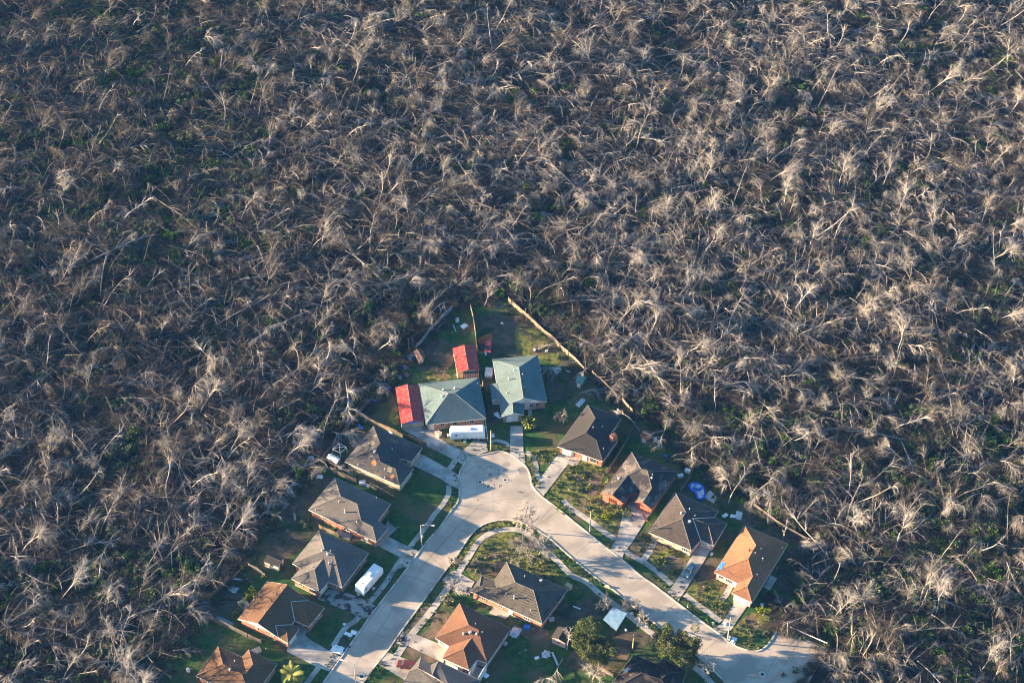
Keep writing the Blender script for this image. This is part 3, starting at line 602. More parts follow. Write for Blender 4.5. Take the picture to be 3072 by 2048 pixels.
house('hip_roof_house', 'grey hip-roofed house cut by the bottom edge behind the maroon car', 4,
    [760, 1378, 1120, 1545, 960, 1790, 420, 1640, 505, 1470, 612, 1340, 690, 1415, 705, 1500, 850, 1590, 585, 1440],
    [0, 1, 2, 3, 4, 5, 6], [[0, 7, 8, 1], [1, 8, 2], [2, 8, 7, 9, 4, 3], [4, 9, 5], [5, 9, 7, 6], [6, 7, 0]], S_GREY, M_BRICK, capm=C_GREY)
house('hip_roof_house', 'charcoal damaged house cut by the bottom edge beneath the oaks', 7,
    [790, 815, 960, 885, 1020, 850, 1200, 945, 1130, 1170, 545, 1130, 850, 960, 1000, 1010, 1060, 960],
    [0, 1, 2, 3, 4, 5], [[0, 6, 7, 1], [0, 5, 6], [5, 4, 7, 6], [1, 7, 8, 2], [2, 8, 3], [3, 8, 7, 4]], shingle('mouldering_shingle', (.03, .03, .034), worn=(.10, .08, .065), worn_scale=.4, lo=.56, hi=.6), M_BRICKR, capm=C_CHAR)

# small side roof on the second grey-green house
t = thing('side_porch', (*P(1, 1275, 950, 0).xy, 0), 'small porch lean-to on the shaded side of the house with white front gable', 'porch')
hb.poly(q); hb.poly([x-Vector((0, 0, .12)) for x in q[::-1]])
for i in range(4): hb.poly([q[i], q[i]-Vector((0, 0, .12)), q[(i+1) % 4]-Vector((0, 0, .12)), q[(i+1) % 4]])
for i in range(3): pass
hb.build('roof', S_TEAL, t, world=True)
MB().prism(inset_poly([x for x in (q if area2(q) > 0 else q[::-1])], .25), 0, 2.35).build('wall', M_WHITE, t, world=True)

# ------------------------------------------------------------------ sheds, carports (four eave corners traced, ridge between the middles of two ends)
def shed(name, label, k, uv, ze, rise, roofm, wallm, cat='shed', ov=.18, openside=None, door=True, ribs=True, trim=None, walls=True, ridge=True):
    q = [P(k, uv[i], uv[i+1], ze) for i in range(0, 8, 2)]          # q0-q1 and q3-q2 are the eaves, q0-q3 and q1-q2 the gable ends
    c = sum(q, Vector())/4; t = thing(name, (c.x, c.y, 0), label, cat)
    if ridge: r0, r1 = (q[0]+q[3])/2+Vector((0, 0, rise)), (q[1]+q[2])/2+Vector((0, 0, rise)); sl = [[q[0], q[1], r1, r0], [r0, r1, q[2], q[3]]]
    else:
        q[2].z += rise; q[3].z += rise; q = [q[0], q[1], q[2], q[3]]; sl = [q]
    b = MB()
    for f in sl:
        n = geometry.normal(f); f = f if n.z > 0 else f[::-1]
        b.poly(f); b.poly([x-Vector((0, 0, .08)) for x in f[::-1]])
        for i in range(4): b.poly([f[i], f[i]-Vector((0, 0, .08)), f[(i+1) % 4]-Vector((0, 0, .08)), f[(i+1) % 4]])
        if ribs:
            e = (sl[0][1]-sl[0][0]); m = max(3, int(e.length/.45))
            n = n if n.z > 0 else -n
            a0, a1, b1, b0 = (f if True else f)
            E0, E1 = [(x, y) for x, y in ((f[0], f[1]), (f[1], f[2]), (f[2], f[3]), (f[3], f[0])) if abs((y-x).normalized().dot(e.normalized())) > .8][:2]
            for i in range(m+1):
                s = i/m; p = E0[0].lerp(E0[1], s); p2 = E1[1].lerp(E1[0], s); b.tube([p+n*.02, p2+n*.02], .045, 4)
    b.build('roof', roofm, t, world=True)
    if ridge: MB().tube([r0+Vector((0, 0, .02)), r1+Vector((0, 0, .02))], .09, 5).build('ridge_cap', trim or roofm, t, world=True)
    if walls:
        pts = q if area2(q) > 0 else q[::-1]; I = inset_poly(pts, ov); wb = MB()
        for i in range(4):
            a, b_ = I[i], I[(i+1) % 4]; za, zb = pts[i].z-.09, pts[(i+1) % 4].z-.09
            wb.poly([(a.x, a.y, 0), (b_.x, b_.y, 0), (b_.x, b_.y, zb), (a.x, a.y, za)])
        if ridge:
            s0, s1 = r0+(r1-r0).normalized()*ov, r1+(r0-r1).normalized()*ov
            for s, a, b_ in ((s0, q[0], q[3]), (s1, q[1], q[2])):
                a2 = s+(a-s)*.9; b2 = s+(b_-s)*.9; aa = Vector((a2.x, a2.y, ze-.09)); bb = Vector((b2.x, b2.y, ze-.09))
                wb.poly([aa, bb, s-Vector((0, 0, .1))])
        wb.build('wall', wallm, t, world=True)
        if door:
            es = sorted(range(4), key=lambda i: (I[i].y+I[(i+1) % 4].y))[:2]
            i = min(es, key=lambda i: (I[i]-I[(i+1) % 4]).length); a, b_ = I[i].copy(), I[(i+1) % 4].copy(); a.z = b_.z = 0; e = (b_-a); L = e.length; e.normalize(); o = Vector((e.y, -e.x, 0)); cc = a+e*L*.5+o*.03
            MB().box((cc.x, cc.y, .95), (min(1.0, L*.6), .06, 1.8), math.atan2(e.y, e.x)).build('door', trim or M_TRIM, t, world=True)
            j = [x for x in es if x != i][0]; a, b_ = I[j].copy(), I[(j+1) % 4].copy(); a.z = b_.z = 0; e = (b_-a); L = e.length; e.normalize(); o = Vector((e.y, -e.x, 0)); cc = a+e*L*.5+o*.03
            f = MB().box((cc.x, cc.y, 1.45), (.8, .06, .6), math.atan2(e.y, e.x)).build('window', trim or M_TRIM, t, world=True)
            cc = cc+o*.03; MB().box((cc.x, cc.y, 1.45), (.66, .03, .46), math.atan2(e.y, e.x)).build('pane', M_GLASS, f, world=True)
    return t
t = shed('red_carport', 'long red metal carport attached to the big grey-green house', 1, (400, 918, 450, 1240, 657, 1213, 612, 896), 2.5, .75, M_RED, M_TANW, 'carport', door=False)
a, b_ = P(1, 452, 1240, 2.4), P(1, 655, 1213, 2.4)
MB().poly([a+Vector((.1, -.12, -.05)), b_+Vector((-.1, -.12, -.05)), (a+b_)/2+Vector((0, -.12, .62))]).build('gable', M_BLUE, t, world=True)
shed('red_shed', 'red metal-roofed shed standing alone in the back yard', 1, (905, 572, 945, 787, 1143, 764, 1107, 548), 2.5, .75, M_RED, M_TANW)
shed('lean_to', 'striped brown lean-to roof between the red shed and the house', 1, (996, 832, 1132, 828, 1125, 772, 1000, 782), 2.1, .35, mat('brown_sheet_roof', (.12, .07, .06), (.2, .13, .1), 1.2, .7), M_TANW, 'lean-to', ridge=False, door=False)
shed('garden_shed', 'small grey-roofed white shed with dark doorway in the left back yard', 2, (850, 832, 985, 882, 1035, 797, 925, 742), 2.1, .5, S_CHAR, mat('cream_wall', (.5, .46, .38), (.6, .55, .46), 1.5), trim=M_DARK, ribs=False)
shed('garden_shed', 'tiny tan shed with white two-tone roof beside the open swing frame', 8, (505, 672, 625, 745, 675, 688, 560, 622), 2.1, .4, M_TRAILER, mat('orange_tan_wall', (.45, .24, .12), (.55, .32, .18), 1.5), trim=M_METAL, ribs=False)
shed('garden_shed', 'rusty red metal barn shed behind the charcoal house', 5, (937, 318, 1012, 352, 1060, 293, 985, 260), 1.9, .55, M_RUST, M_RUST, trim=M_WHITE)
shed('garden_shed', 'pink-walled shed with grey roof next to the left oak', 4, (1725, 1175, 1785, 1080, 1905, 1128, 1850, 1228), 2.3, .6, S_CHAR, M_PINKW, ribs=False)
shed('metal_carport', 'pale blue corrugated carport roof between the oaks and the right street', 7, (548, 540, 650, 628, 735, 497, 622, 447), 2.2, .25, M_SKYM, M_WOODG, 'carport', ridge=False, door=False, ribs=False, walls=False)
for q in G(7, 560, 560, 650, 640, 722, 512, 622, 470): MB().tube([q, q+Vector((0, 0, 2.2))], .07, 6).build('post', M_WOODG, bpy.data.objects['metal_carport'], world=True)
shed('garden_shed', 'low green-roofed shed by the fallen limbs near the long fence', 1, (1988, 868, 2045, 890, 2082, 830, 2010, 808), 1.9, .35, mat('green_sheet', (.10, .2, .17), (.16, .28, .23), 1.5, .6), M_WOODG)
shed('scrap_shed', 'collapsed brown shed full of junk against the left fence', 1, (560, 600, 610, 700, 668, 640, 620, 575), 1.5, .3, mat('brown_sheet_roof', (.12, .07, .06)), M_WOODG)

# rust blots, patches and sprayed scrawl on the stained roof
def on3(k, u, v):
    h = roof_hit(t3, k, u, v); return (h+Vector((0, 0, .03))) if h else P(k, u, v, 4.0)
root3 = r3; roof3 = [o for o in r3.children if o.name.startswith('roof')][0]
def roof_decal(nm, k, lines, wd, m):
    o = strokes(nm, k, lines, wd, m, 0, on3); l = r3.location; o.data.transform(Matrix.Translation((-l.x, -l.y, -l.z))); o.parent = roof3; return o
roof_decal('painted_scrawl', 15, [(1330, 740, 1420, 780, 1370, 800), (1400, 700, 1370, 790), (1420, 850, 1480, 830, 1580, 850), (1400, 850, 1350, 960, 1270, 1090, 1330, 1150, 1420, 1140), (1480, 890, 1520, 930, 1570, 910), (1410, 980, 1490, 990, 1500, 1040, 1440, 1050, 1420, 1000), (1350, 1100, 1360, 1190), (1290, 1210, 1350, 1270, 1420, 1270), (960, 1050, 1040, 1060, 1080, 1090, 1040, 1125, 960, 1080), (580, 655, 620, 650), (600, 590, 630, 590), (640, 530, 655, 530), (960, 750, 1030, 715, 1110, 745), (1650, 1070, 1720, 1030, 1790, 1040), (910, 780, 915, 820), (240, 800, 280, 810)], .13, M_SPRAY)
M_RUSTB = mat('orange_rust_blot', (.34, .13, .06), (.42, .18, .09), 2); M_PALEB = mat('pale_roof_patch', (.17, .15, .11), (.23, .2, .15), 2)
def roof_blot(k, u, v, r, m):
    h = on3(k, u, v); rg = random.Random(int(u)); n = 12; b = MB(); pts = []
    for i in range(n):
        a = i*2*math.pi/n; q = h+Vector((math.cos(a), math.sin(a), 0))*r*rg.uniform(.6, 1.25); pts.append(q)
    for i, q in enumerate(pts):                                        # drop each rim point onto the roof plane
        for t in t3:
            w_ = geometry.intersect_ray_tri(t[0], t[1], t[2], Vector((0, 0, -1)), Vector((q.x, q.y, 20)), True)
            if w_ is not None: pts[i] = w_+Vector((0, 0, .02))
    b.poly(pts); b.build('roof_stain', m, roof3, world=True)
for u, v, r in ((1080, 670, .65), (1160, 730, .55), (2110, 1440, .7)): roof_blot(15, u, v, r, M_RUSTB)
for u, v, r in ((1950, 1060, .8), (930, 330, .5), (1110, 430, .4), (880, 400, .35)): roof_blot(15, u, v, r, M_PALEB)
for u, v, r in ((1040, 500, .9), (1330, 495, .8), (1075, 420, .5)): roof_blot(8, u, v, r, M_PALEB)

# ------------------------------------------------------------------ fences
def fence(label, k, uv, h=1.8, m=None, pm=None, gap=2.4, cap=None, lean=0.0, name='board_fence', rng=random.Random(5)):
    m = m or M_WOOD; pts = [P(k, uv[i], uv[i+1]) for i in range(0, len(uv), 2)]
    c = sum(pts, Vector())/len(pts); t = thing(name, (c.x, c.y, 0), label, 'fence')
    b = MB(); posts = []
    for a, e in zip(pts, pts[1:]):
        L = (e-a).length; d = (e-a)/L; n = max(1, int(L/gap)); nb = max(2, int(L/.30)); nr = Vector((-d.y, d.x, 0)); rz = math.atan2(d.y, d.x)
        for i in range(nb):
            if rng.random() < .03: continue
            p = a+d*(L*(i+.5)/nb); hh = h*rng.uniform(.94, 1.02)
            b.box((p.x+nr.x*rng.uniform(-.015, .015), p.y+nr.y*rng.uniform(-.015, .015), hh/2+.03), (L/nb*.93, .035, hh), rz)
        for z in (.4, h-.35): q = (a+e)/2+nr*.06; b.box((q.x, q.y, z), (L, .07, .1), rz)
        for i in range(n+1): posts.append(a+d*(L*i/n)+nr*.12)
        if cap: q = (a+e)/2; b.box((q.x, q.y, h+.08), (L, .14, .07), rz)
    b.build('board_panel', m, t, world=True)
    last = None
    for p in posts:
        if last is not None and (p-last).length < .5: continue
        last = p; MB().box((p.x, p.y, (h+.1)/2), (.13, .13, h+.1), .3).build('post', pm or m, t, world=True)
    return t
fence('long sunlit tan board fence along the forest edge of the right back yards', 1, (1395, 165, 1480, 240, 1570, 315, 1700, 440, 1780, 500, 1850, 575, 1980, 690, 2060, 775), 1.85)
fence('broken tan fence run beside the fallen limbs and the green-roofed shed', 1, (2135, 805, 2240, 900, 2352, 1012), 1.6)
fence('short lit fence end near the charcoal house', 5, (785, 22, 872, 122), 1.8)
fence('tall fence seen edge-on between the two back yards with the red shed', 1, (1062, 230, 1088, 330, 1108, 470, 1120, 600), 2.1)
fence('thin fence between the two grey-green houses', 1, (1155, 850, 1190, 960, 1215, 1120), 1.7, M_WOODG)
fence('blue-grey panel fence at the left side of the junk yard', 1, (900, 235, 790, 345, 700, 440, 640, 520, 580, 590), 1.8, M_WOODB, gap=1.8)
fence('dark fence below the junk pile by the red carport', 1, (300, 930, 190, 1040, 85, 1150), 1.7, M_WOODG)
fence('ragged dark fence between the junk heap and the red carport', 1, (470, 690, 430, 780, 390, 850, 310, 925), 1.3, M_WOODG)
fence('brown fence running down beside the stained house and driveway', 8, (885, 190, 990, 250, 1090, 305, 1200, 350, 1300, 395, 1480, 470, 1675, 548), 1.8, M_WOOD)
fence('dark back fence behind the swing frame and tiny shed', 8, (470, 700, 560, 590, 650, 480, 760, 350, 860, 225), 1.8, M_WOODG)
fence('brown fence below the stained house near its left corner', 8, (560, 838, 700, 905, 860, 978), 1.8, M_WOOD)
fence('pale-topped dark fence between stained house and grey house', 8, (1020, 1020, 1160, 1085, 1298, 1172), 1.6, M_WOODG, cap=True)
fence('long weathered fence between the two brown houses', 3, (180, 640, 360, 715, 560, 810, 740, 900, 922, 985), 1.7, M_WOODG)
fence('dark fence at the rear of the brown gabled house yard', 3, (545, 240, 360, 420, 185, 610), 1.7, M_WOODG)
fence('short weathered fence below the small grey-roofed shed', 3, (765, 75, 870, 130, 965, 200), 1.6, M_WOODG)
fence('grey fence at the back right of the orange-roofed house', 6, (1290, 375, 1420, 470, 1560, 570, 1780, 695), 1.3, M_WOODG)
fence('dark fence between the charcoal house and the peeling-roof house', 5, (655, 640, 740, 510, 830, 360, 900, 215), 1.7, M_WOODG)
fence('curving grey fence behind the peeling-roof house', 5, (1420, 570, 1385, 690, 1290, 825), 1.7, M_WOODG)
fence('short tan fence stub by the brown house at lower left', 10, (1085, 1470, 1150, 1505, 1210, 1545), 1.5)
fence('short brown fence between grey house and carport house', 2, (1345, 545, 1440, 585, 1520, 622), 1.7)
fence('picket fence stub in the muddy lot under the left oak', 7, (520, 935, 575, 965, 625, 990), 1.3)

# barrier at the dead end
a, b_ = P(7, 2010, 615), P(7, 2300, 742); d = (b_-a).normalized(); t = thing('road_barrier', ((a+b_)/2), 'long white guard rail across the dead end of the street', 'barrier')
MB().box(((a+b_)/2)+Vector((0, 0, .8)), ((b_-a).length, .10, .26), math.atan2(d.y, d.x)).build('rail', M_TRAILER, t, world=True)
for i in range(6): p = a.lerp(b_, i/5); MB().box((p.x+.1, p.y+.14, .5), (.16, .16, 1.0), math.atan2(d.y, d.x)).build('post', M_POLE, t, world=True)

# ------------------------------------------------------------------ poles and street lamps
def pole(k, u, v, h, label, lamp=None, box=False):
    p = P(k, u, v); t = thing('street_lamp' if lamp else 'utility_pole', p, label, 'street lamp' if lamp else 'utility pole')
    MB().tube([(0, 0, 0), (0, 0, h*.5), (0, 0, h)], .13 if lamp else .16, 8, .08 if lamp else .11).build('pole', M_METAL if lamp else M_POLE, t)
    if lamp:
        d = Vector((lamp[0], lamp[1], 0)).normalized(); pts = [Vector((0, 0, h-.3)), d*.7+Vector((0, 0, h+.25)), d*1.6+Vector((0, 0, h+.4)), d*2.6+Vector((0, 0, h+.3))]
        MB().tube(pts, .05, 6).build('arm', M_METAL, t)
        hd = MB().box(d*3.0+Vector((0, 0, h+.25)), (.75, .28, .14), math.atan2(d.y, d.x)).build('lamp_head', M_TRAILER, t)
        MB().lathe(d*3.1+Vector((0, 0, h+.03)), [(.05, 0), (.15, .06), (.16, .12)], 8).build('lens', M_GLASS, hd)
    else:
        for i in range(2): MB().tube([(.12, -.06, h-.5-i*.5), (.28, -.1, h-.45-i*.5)], .04, 5).build('bracket', M_METAL, t)
    if box: MB().lathe((.25, 0, h*.42), [(.24, 0), (.24, .7), (.05, .78)], 10).build('transformer', M_METAL, t)
    return t
pole(1, 1243, 1465, 7.4, 'plain wooden utility pole at the head of the turning circle')
pole(2, 2250, 695, 8.0, 'street lamp with curved arm on the left street verge', lamp=(1, -.1), box=True)
pole(5, 498, 1155, 7.5, 'plain utility pole on the verge below the peeling-roof house')
pole(7, 1522, 700, 8.8, 'tall leaning utility pole at the corner near the dead end')
pole(3, 2030, 1443, 7.5, 'street lamp low on the left street at the bottom edge', lamp=(-1, .35))
pole(7, 780, 765, 6.0, 'thin dead pole in the muddy lot between the oaks')

def wire(k1, a, h1, k2, b_, h2, label, sag=.8):
    A, B = P(k1, *a)+Vector((0, 0, h1)), P(k2, *b_)+Vector((0, 0, h2)); pts = [A.lerp(B, i/14)-Vector((0, 0, sag*4*(i/14)*(1-i/14))) for i in range(15)]
    tag(MB().tube(pts, .022, 4).build('power_line', M_DARK), label, 'power line')
wire(5, (498, 1155), 7.2, 7, (1522, 700), 8.4, 'power line strung between the two wooden poles of the right street')
wire(1, (1243, 1465), 7.1, 2, (2250, 695), 7.6, 'power line from the turning circle pole to the left lamp')
wire(1, (1243, 1465), 7.2, 5, (498, 1155), 7.0, 'power line crossing the turning circle to the right street pole')
# ------------------------------------------------------------------ travel trailers
def trailer(ends, z_side, label, k, w=2.5):
    a, b_ = P(k, *ends[0]), P(k, *ends[1]); d = (b_-a); L = d.length; rz = math.atan2(d.y, d.x); nrm = Vector((-math.sin(rz), math.cos(rz), 0))
    c = (a+b_)/2+nrm*w/2*z_side; t = thing('travel_trailer', (c.x, c.y, 0), label, 'travel trailer', 'white travel trailers', rz)
    h0, h1 = .65, 3.05; b = MB(); prof = [(-L/2, h0), (-L/2-.02, 1.6), (-L/2+.25, 2.85), (-L/2+.55, h1), (L/2-.5, h1), (L/2-.15, 2.9), (L/2, 2.2), (L/2, h0)]
    n = len(prof)
    for s in (-1, 1): b.poly([(x, s*w/2, z) for x, z in (prof if s < 0 else prof[::-1])])
    for i in range(n): (x0, z0), (x1, z1) = prof[i], prof[(i+1) % n]; b.poly([(x0, w/2, z0), (x1, w/2, z1), (x1, -w/2, z1), (x0, -w/2, z0)])
    body = b.build('body', M_TRAILER, t)
    MB().box((0, 0, h1+.02), (L-1.2, w-.2, .06)).build('roof_sheet', M_TRAILER, t)
    MB().box((.4, 0, h1+.18), (1.2, .8, .28)).box((.4, 0, h1+.34), (.95, .55, .06)).build('air_conditioner', M_TRAILER, t)
    MB().box((-2.6, .2, h1+.08), (.36, .36, .08)).build('roof_hatch', M_TRAILER, t)
    for s in (-1, 1):
        for x, ww in ((-2.9, .7),) if s < 0 else ((2.4, .6),):
            f = MB().box((x, s*(w/2+.012), 2.05), (ww, .03, .55)).build('window', M_METAL, t); MB().box((x, s*(w/2+.03), 2.05), (ww-.12, .02, .43)).build('pane', M_GLASS, f)
    dd = MB().box((-.7, -w/2-.015, 1.65), (.75, .04, 1.85)).build('door', M_WHITE, t); MB().box((-.42, -w/2-.05, 1.6), (.06, .04, .12)).build('handle', M_DARK, dd)
    MB().box((0, -w/2-.008, 1.15), (L-.5, .015, .12)).box((0, w/2+.008, 1.15), (L-.5, .015, .12)).build('stripe', mat('grey_stripe', (.35, .37, .4)), t)
    for x in (-.5, .45):
        for s in (-1, 1):
            wv = MB(); wv.tube([(x, s*(w/2-.3), .36), (x, s*(w/2-.05), .36)], .36, 14); o = wv.build('wheel', M_DARK, t)
            MB().tube([(x, s*(w/2-.06), .36), (x, s*(w/2-.03), .36)], .2, 10).build('rim', M_METAL, o)
    MB().box((-L/2-.6, 0, .55), (1.3, .1, .12), .28).box((-L/2-.6, 0, .55), (1.3, .1, .12), -.28).build('hitch', M_DARK, t)
    for s in (-1, 1): MB().lathe((-L/2-.5, s*.2, .6), [(.15, 0), (.17, .1), (.17, .5), (.06, .62)], 10).build('gas_bottle', M_WHITE, t)
    for x in (-L/2+.6, -1.8, 1.8, L/2-.6):
        for s in (-1, 1): MB().box((x, s*(w/2-.25), .33), (.3, .3, .66)).build('support_block', M_WALK, t)
    MB().box((-.7, -w/2-.45, .3), (.8, .5, .06)).box((-.7, -w/2-.65, .15), (.8, .3, .06)).build('step', M_METAL, t)
    return t
trailer(((882, 1388), (1192, 1378)), 1, 'white travel trailer parked across the front of the big grey-green house', 1)
trailer(((1738, 1150), (1912, 950)), 1, 'white travel trailer parked on a slant beside the left street', 2)
p = P(1, 1200, 1320, 0)
t = thing('sewer_frame', (p.x, p.y, 0), 'white pipe frame standing at the right end of the trailer by the turning circle', 'pipe frame')
q = [P(1, 1190, 1215), P(1, 1215, 1385), P(1, 1130, 1390)]
MB().tube([q[0]+Vector((0, 0, 1)), q[1]+Vector((0, 0, 1)), q[2]+Vector((0, 0, 1))], .07, 6).build('pipe', M_TRAILER, t, world=True)
for i, x in enumerate(q): MB().tube([x, x+Vector((0, 0, 1))], .06, 6).build('leg', M_TRAILER, t, world=True)

# ------------------------------------------------------------------ cars
def car(p, rz, label, paint, kind='sedan', L=4.6, w=1.8, tilt=None):
    t = thing('parked_car', p, label, 'car', 'parked cars', rz)
    if kind == 'sedan': low = [(-L/2, .35), (-L/2, .75), (-L/2+.15, .9), (-1.35, .98), (1.0, .95), (L/2-.2, .8), (L/2, .65), (L/2, .35)]; cab = [(-1.5, .97), (-.85, 1.42), (.45, 1.44), (1.25, .95)]
    else: low = [(-L/2, .45), (-L/2, 1.0), (-L/2+.1, 1.1), (-1.4, 1.12), (1.0, 1.12), (L/2-.15, 1.02), (L/2, .85), (L/2, .45)]; cab = [(-2.1, 1.1), (-1.95, 1.72), (.35, 1.76), (1.05, 1.1)]
    def loft(prof, wd, top=1.0):
        b = MB(); n = len(prof); zmax = max(z for _, z in prof); zmin = min(z for _, z in prof)
        ws = [wd/2*(1-(1-top)*(z-zmin)/(zmax-zmin)) for _, z in prof]
        b.poly([(x, -q, z) for (x, z), q in zip(prof, ws)]); b.poly([(x, q, z) for (x, z), q in list(zip(prof, ws))[::-1]])
        for i in range(n): j = (i+1) % n; b.poly([(prof[i][0], ws[i], prof[i][1]), (prof[j][0], ws[j], prof[j][1]), (prof[j][0], -ws[j], prof[j][1]), (prof[i][0], -ws[i], prof[i][1])])
        return b
    body = loft(low, w, .93).build('body', paint, t)
    loft(cab, w*.9, .8).build('cabin_glass', M_GLASS, t)
    z = max(q for _, q in cab); x0, x1 = cab[1][0], cab[2][0]
    MB().box(((x0+x1)/2, 0, z+.02), (x1-x0+.25, w*.76, .07)).build('roof', paint, t)
    pl = MB()
    for s in (-1, 1):
        pl.tube([(cab[0][0], s*w*.44, cab[0][1]), (x0, s*w*.37, z)], .05, 4); pl.tube([(cab[3][0], s*w*.44, cab[3][1]), (x1, s*w*.37, z)], .05, 4); pl.tube([(-.2, s*w*.45, cab[0][1]), (-.2, s*w*.375, z)], .05, 4)
    pl.build('pillars', paint, t)
    for x in (-L*.3, L*.31):
        for s in (-1, 1):
            o = MB().tube([(x, s*(w/2-.22), .33), (x, s*(w/2+.01), .33)], .33, 14).build('wheel', M_DARK, t); MB().tube([(x, s*(w/2), .33), (x, s*(w/2+.03), .33)], .19, 10).build('rim', M_METAL, o)
    for s in (-1, 1):
        MB().box((L/2-.02, s*w*.36, .68), (.08, .32, .14)).build('headlight', M_TRAILER, t); MB().box((-L/2+.01, s*w*.36, .78), (.06, .3, .14)).build('tail_light', M_RUST, t)
        MB().box((.85, s*(w/2+.08), 1.0), (.14, .16, .1)).build('mirror', paint, t)
    MB().box((L/2+.02, 0, .45), (.12, w*.92, .16)).box((-L/2-.02, 0, .45), (.12, w*.92, .16)).build('bumper', M_DARK, t)
    return t
def heading(k, a, b_): A, B = P(k, *a), P(k, *b_); return math.atan2(B.y-A.y, B.x-A.x), (A+B)/2
rz, p = heading(1, (1222, 525), (1212, 618)); car(p, rz, 'red car parked on the grass in the back yard behind the red shed', mat('red_paint', (.42, .05, .05), (.48, .07, .07), 1, .4, spec=.5), L=4.3)
rz, p = heading(4, (540, 1435), (425, 1415)); car(p, rz, 'maroon off-roader parked on the drive near the bottom edge', mat('maroon_paint', (.085, .016, .022), (.11, .022, .03), 1, .45, spec=.5), 'suv', 4.3)
rz, p = heading(6, (735, 920), (640, 1042)); car(p, rz, 'dusty blue car parked in the drive of the brown-grey house', mat('blue_paint', (.035, .13, .21), (.06, .18, .27), 1.5, .4, spec=.5, c3=(.12, .2, .26), scale3=1.2), L=4.7)
rz, p = heading(4, (1030, 795), (905, 760)); car(p, rz, 'silver car parked against the torn-roofed house', mat('silver_paint', (.3, .3, .3), (.38, .37, .36), 1, .4, spec=.5, metal=.3), L=4.4)

# ------------------------------------------------------------------ pool, tarps, frames, junk
def crumple(name, label, p, sx, sy, sz, m, cat, rz=0.0, seed=0, group=None):
    rg = random.Random(seed); n = 6; b = MB(); g = {}
    for i in range(n+1):
        for j in range(n+1):
            x, y = (i/n-.5), (j/n-.5); ed = max(abs(x), abs(y))*2
            g[i, j] = (x*sx*(1+rg.uniform(-.12, .12)), y*sy*(1+rg.uniform(-.12, .12)), .03+sz*(1-ed**2)*rg.uniform(.4, 1.1))
    for i in range(n):
        for j in range(n): b.poly([g[i, j], g[i+1, j], g[i+1, j+1], g[i, j+1]])
    o = b.build(name, m); o.location = p; o.rotation_euler.z = rz; return tag(o, label, cat, group)
pool = smoothline(G(5, 1366, 768, 1380, 748, 1412, 733, 1452, 742, 1478, 752, 1500, 782, 1514, 815, 1506, 862, 1474, 882, 1446, 866, 1441, 838, 1428, 816, 1398, 802, 1388, 786, 1366, 768), 3)[:-1]
c = sum(pool, Vector())/len(pool); t = thing('paddling_pool', c, 'bright blue collapsed kidney-shaped pool behind the brown-grey house', 'pool')
MB().tube([Vector((q.x, q.y, .25)) for q in pool]+[Vector((pool[0].x, pool[0].y, .25))], .26, 8, cap=False).build('rim', mat('bright_blue_vinyl', (.03, .10, .62), (.06, .17, .75), 1.2, .4, c3=(.03, .06, .4), scale3=.9), t, True, world=True)
lb_ = MB(); rp = random.Random(4); pr = [Vector((q.x, q.y, .3)) for q in (pool if area2(pool) > 0 else pool[::-1])]; mid = [c.lerp(q, .5)+Vector((rp.uniform(-.3, .3), rp.uniform(-.3, .3), rp.uniform(.05, .5))) for q in pr]
for i in range(len(pr)): j = (i+1) % len(pr); lb_.poly([pr[i], pr[j], mid[j], mid[i]]); lb_.poly([mid[i], mid[j], c+Vector((0, 0, .1))])
lb_.build('liner', mat('pool_liner', (.05, .15, .45), (.08, .2, .55), .9, .5, c3=(.6, .62, .65), scale3=.6, lo3=.50, hi3=.54), t, world=True)
sl_ = MB().prism(G(5, 1500, 850, 1560, 795, 1618, 860, 1590, 912), .02, .14).build('concrete_slab', M_WALK); tag(sl_, 'grey concrete slab next to the blue pool', 'slab')
tp = [roof_hit(t11, 6, *q) for q in ((984, 894), (1026, 898), (987, 966), (938, 970))]
tp = [q+Vector((0, 0, .06)) for q in tp if q]
b = MB(); n = 6; g = {}
for i in range(n+1):
    for j in range(n+1):
        a = tp[0].lerp(tp[1], i/n); d = tp[3].lerp(tp[2], i/n); g[i, j] = a.lerp(d, j/n)+Vector((0, 0, .05*math.sin(i*2.1+j*1.3)))
for i in range(n):
    for j in range(n): b.poly([g[i, j], g[i+1, j], g[i+1, j+1], g[i, j+1]])
tag(b.build('tarpaulin', M_TARP), 'wrinkled blue tarp lying on the orange-brown roof corner', 'tarp')
# swing frame
cs = [P(8, 580, 575), P(8, 655, 505), P(8, 745, 555), P(8, 668, 620)]; cc = sum(cs, Vector())/4
t = thing('canopy_frame', cc, 'white open metal canopy frame in the yard of the stained house', 'frame')
top = [q+Vector((0, 0, 2.0)) for q in [P(8, 580, 575, 2.0), P(8, 655, 505, 2.0), P(8, 745, 555, 2.0), P(8, 668, 620, 2.0)]]
top = [Vector((q.x, q.y, 2.0)) for q in top]; ap = sum(top, Vector())/4+Vector((0, 0, .5)); b = MB()
for i in range(4): b.tube([top[i], top[(i+1) % 4]], .06, 5); b.tube([top[i], ap], .05, 5)
b.build('roof_frame', M_TRAILER, t, world=True)
for q in top: MB().tube([(q.x, q.y, 0), q], .06, 5).build('leg', M_TRAILER, t, world=True)
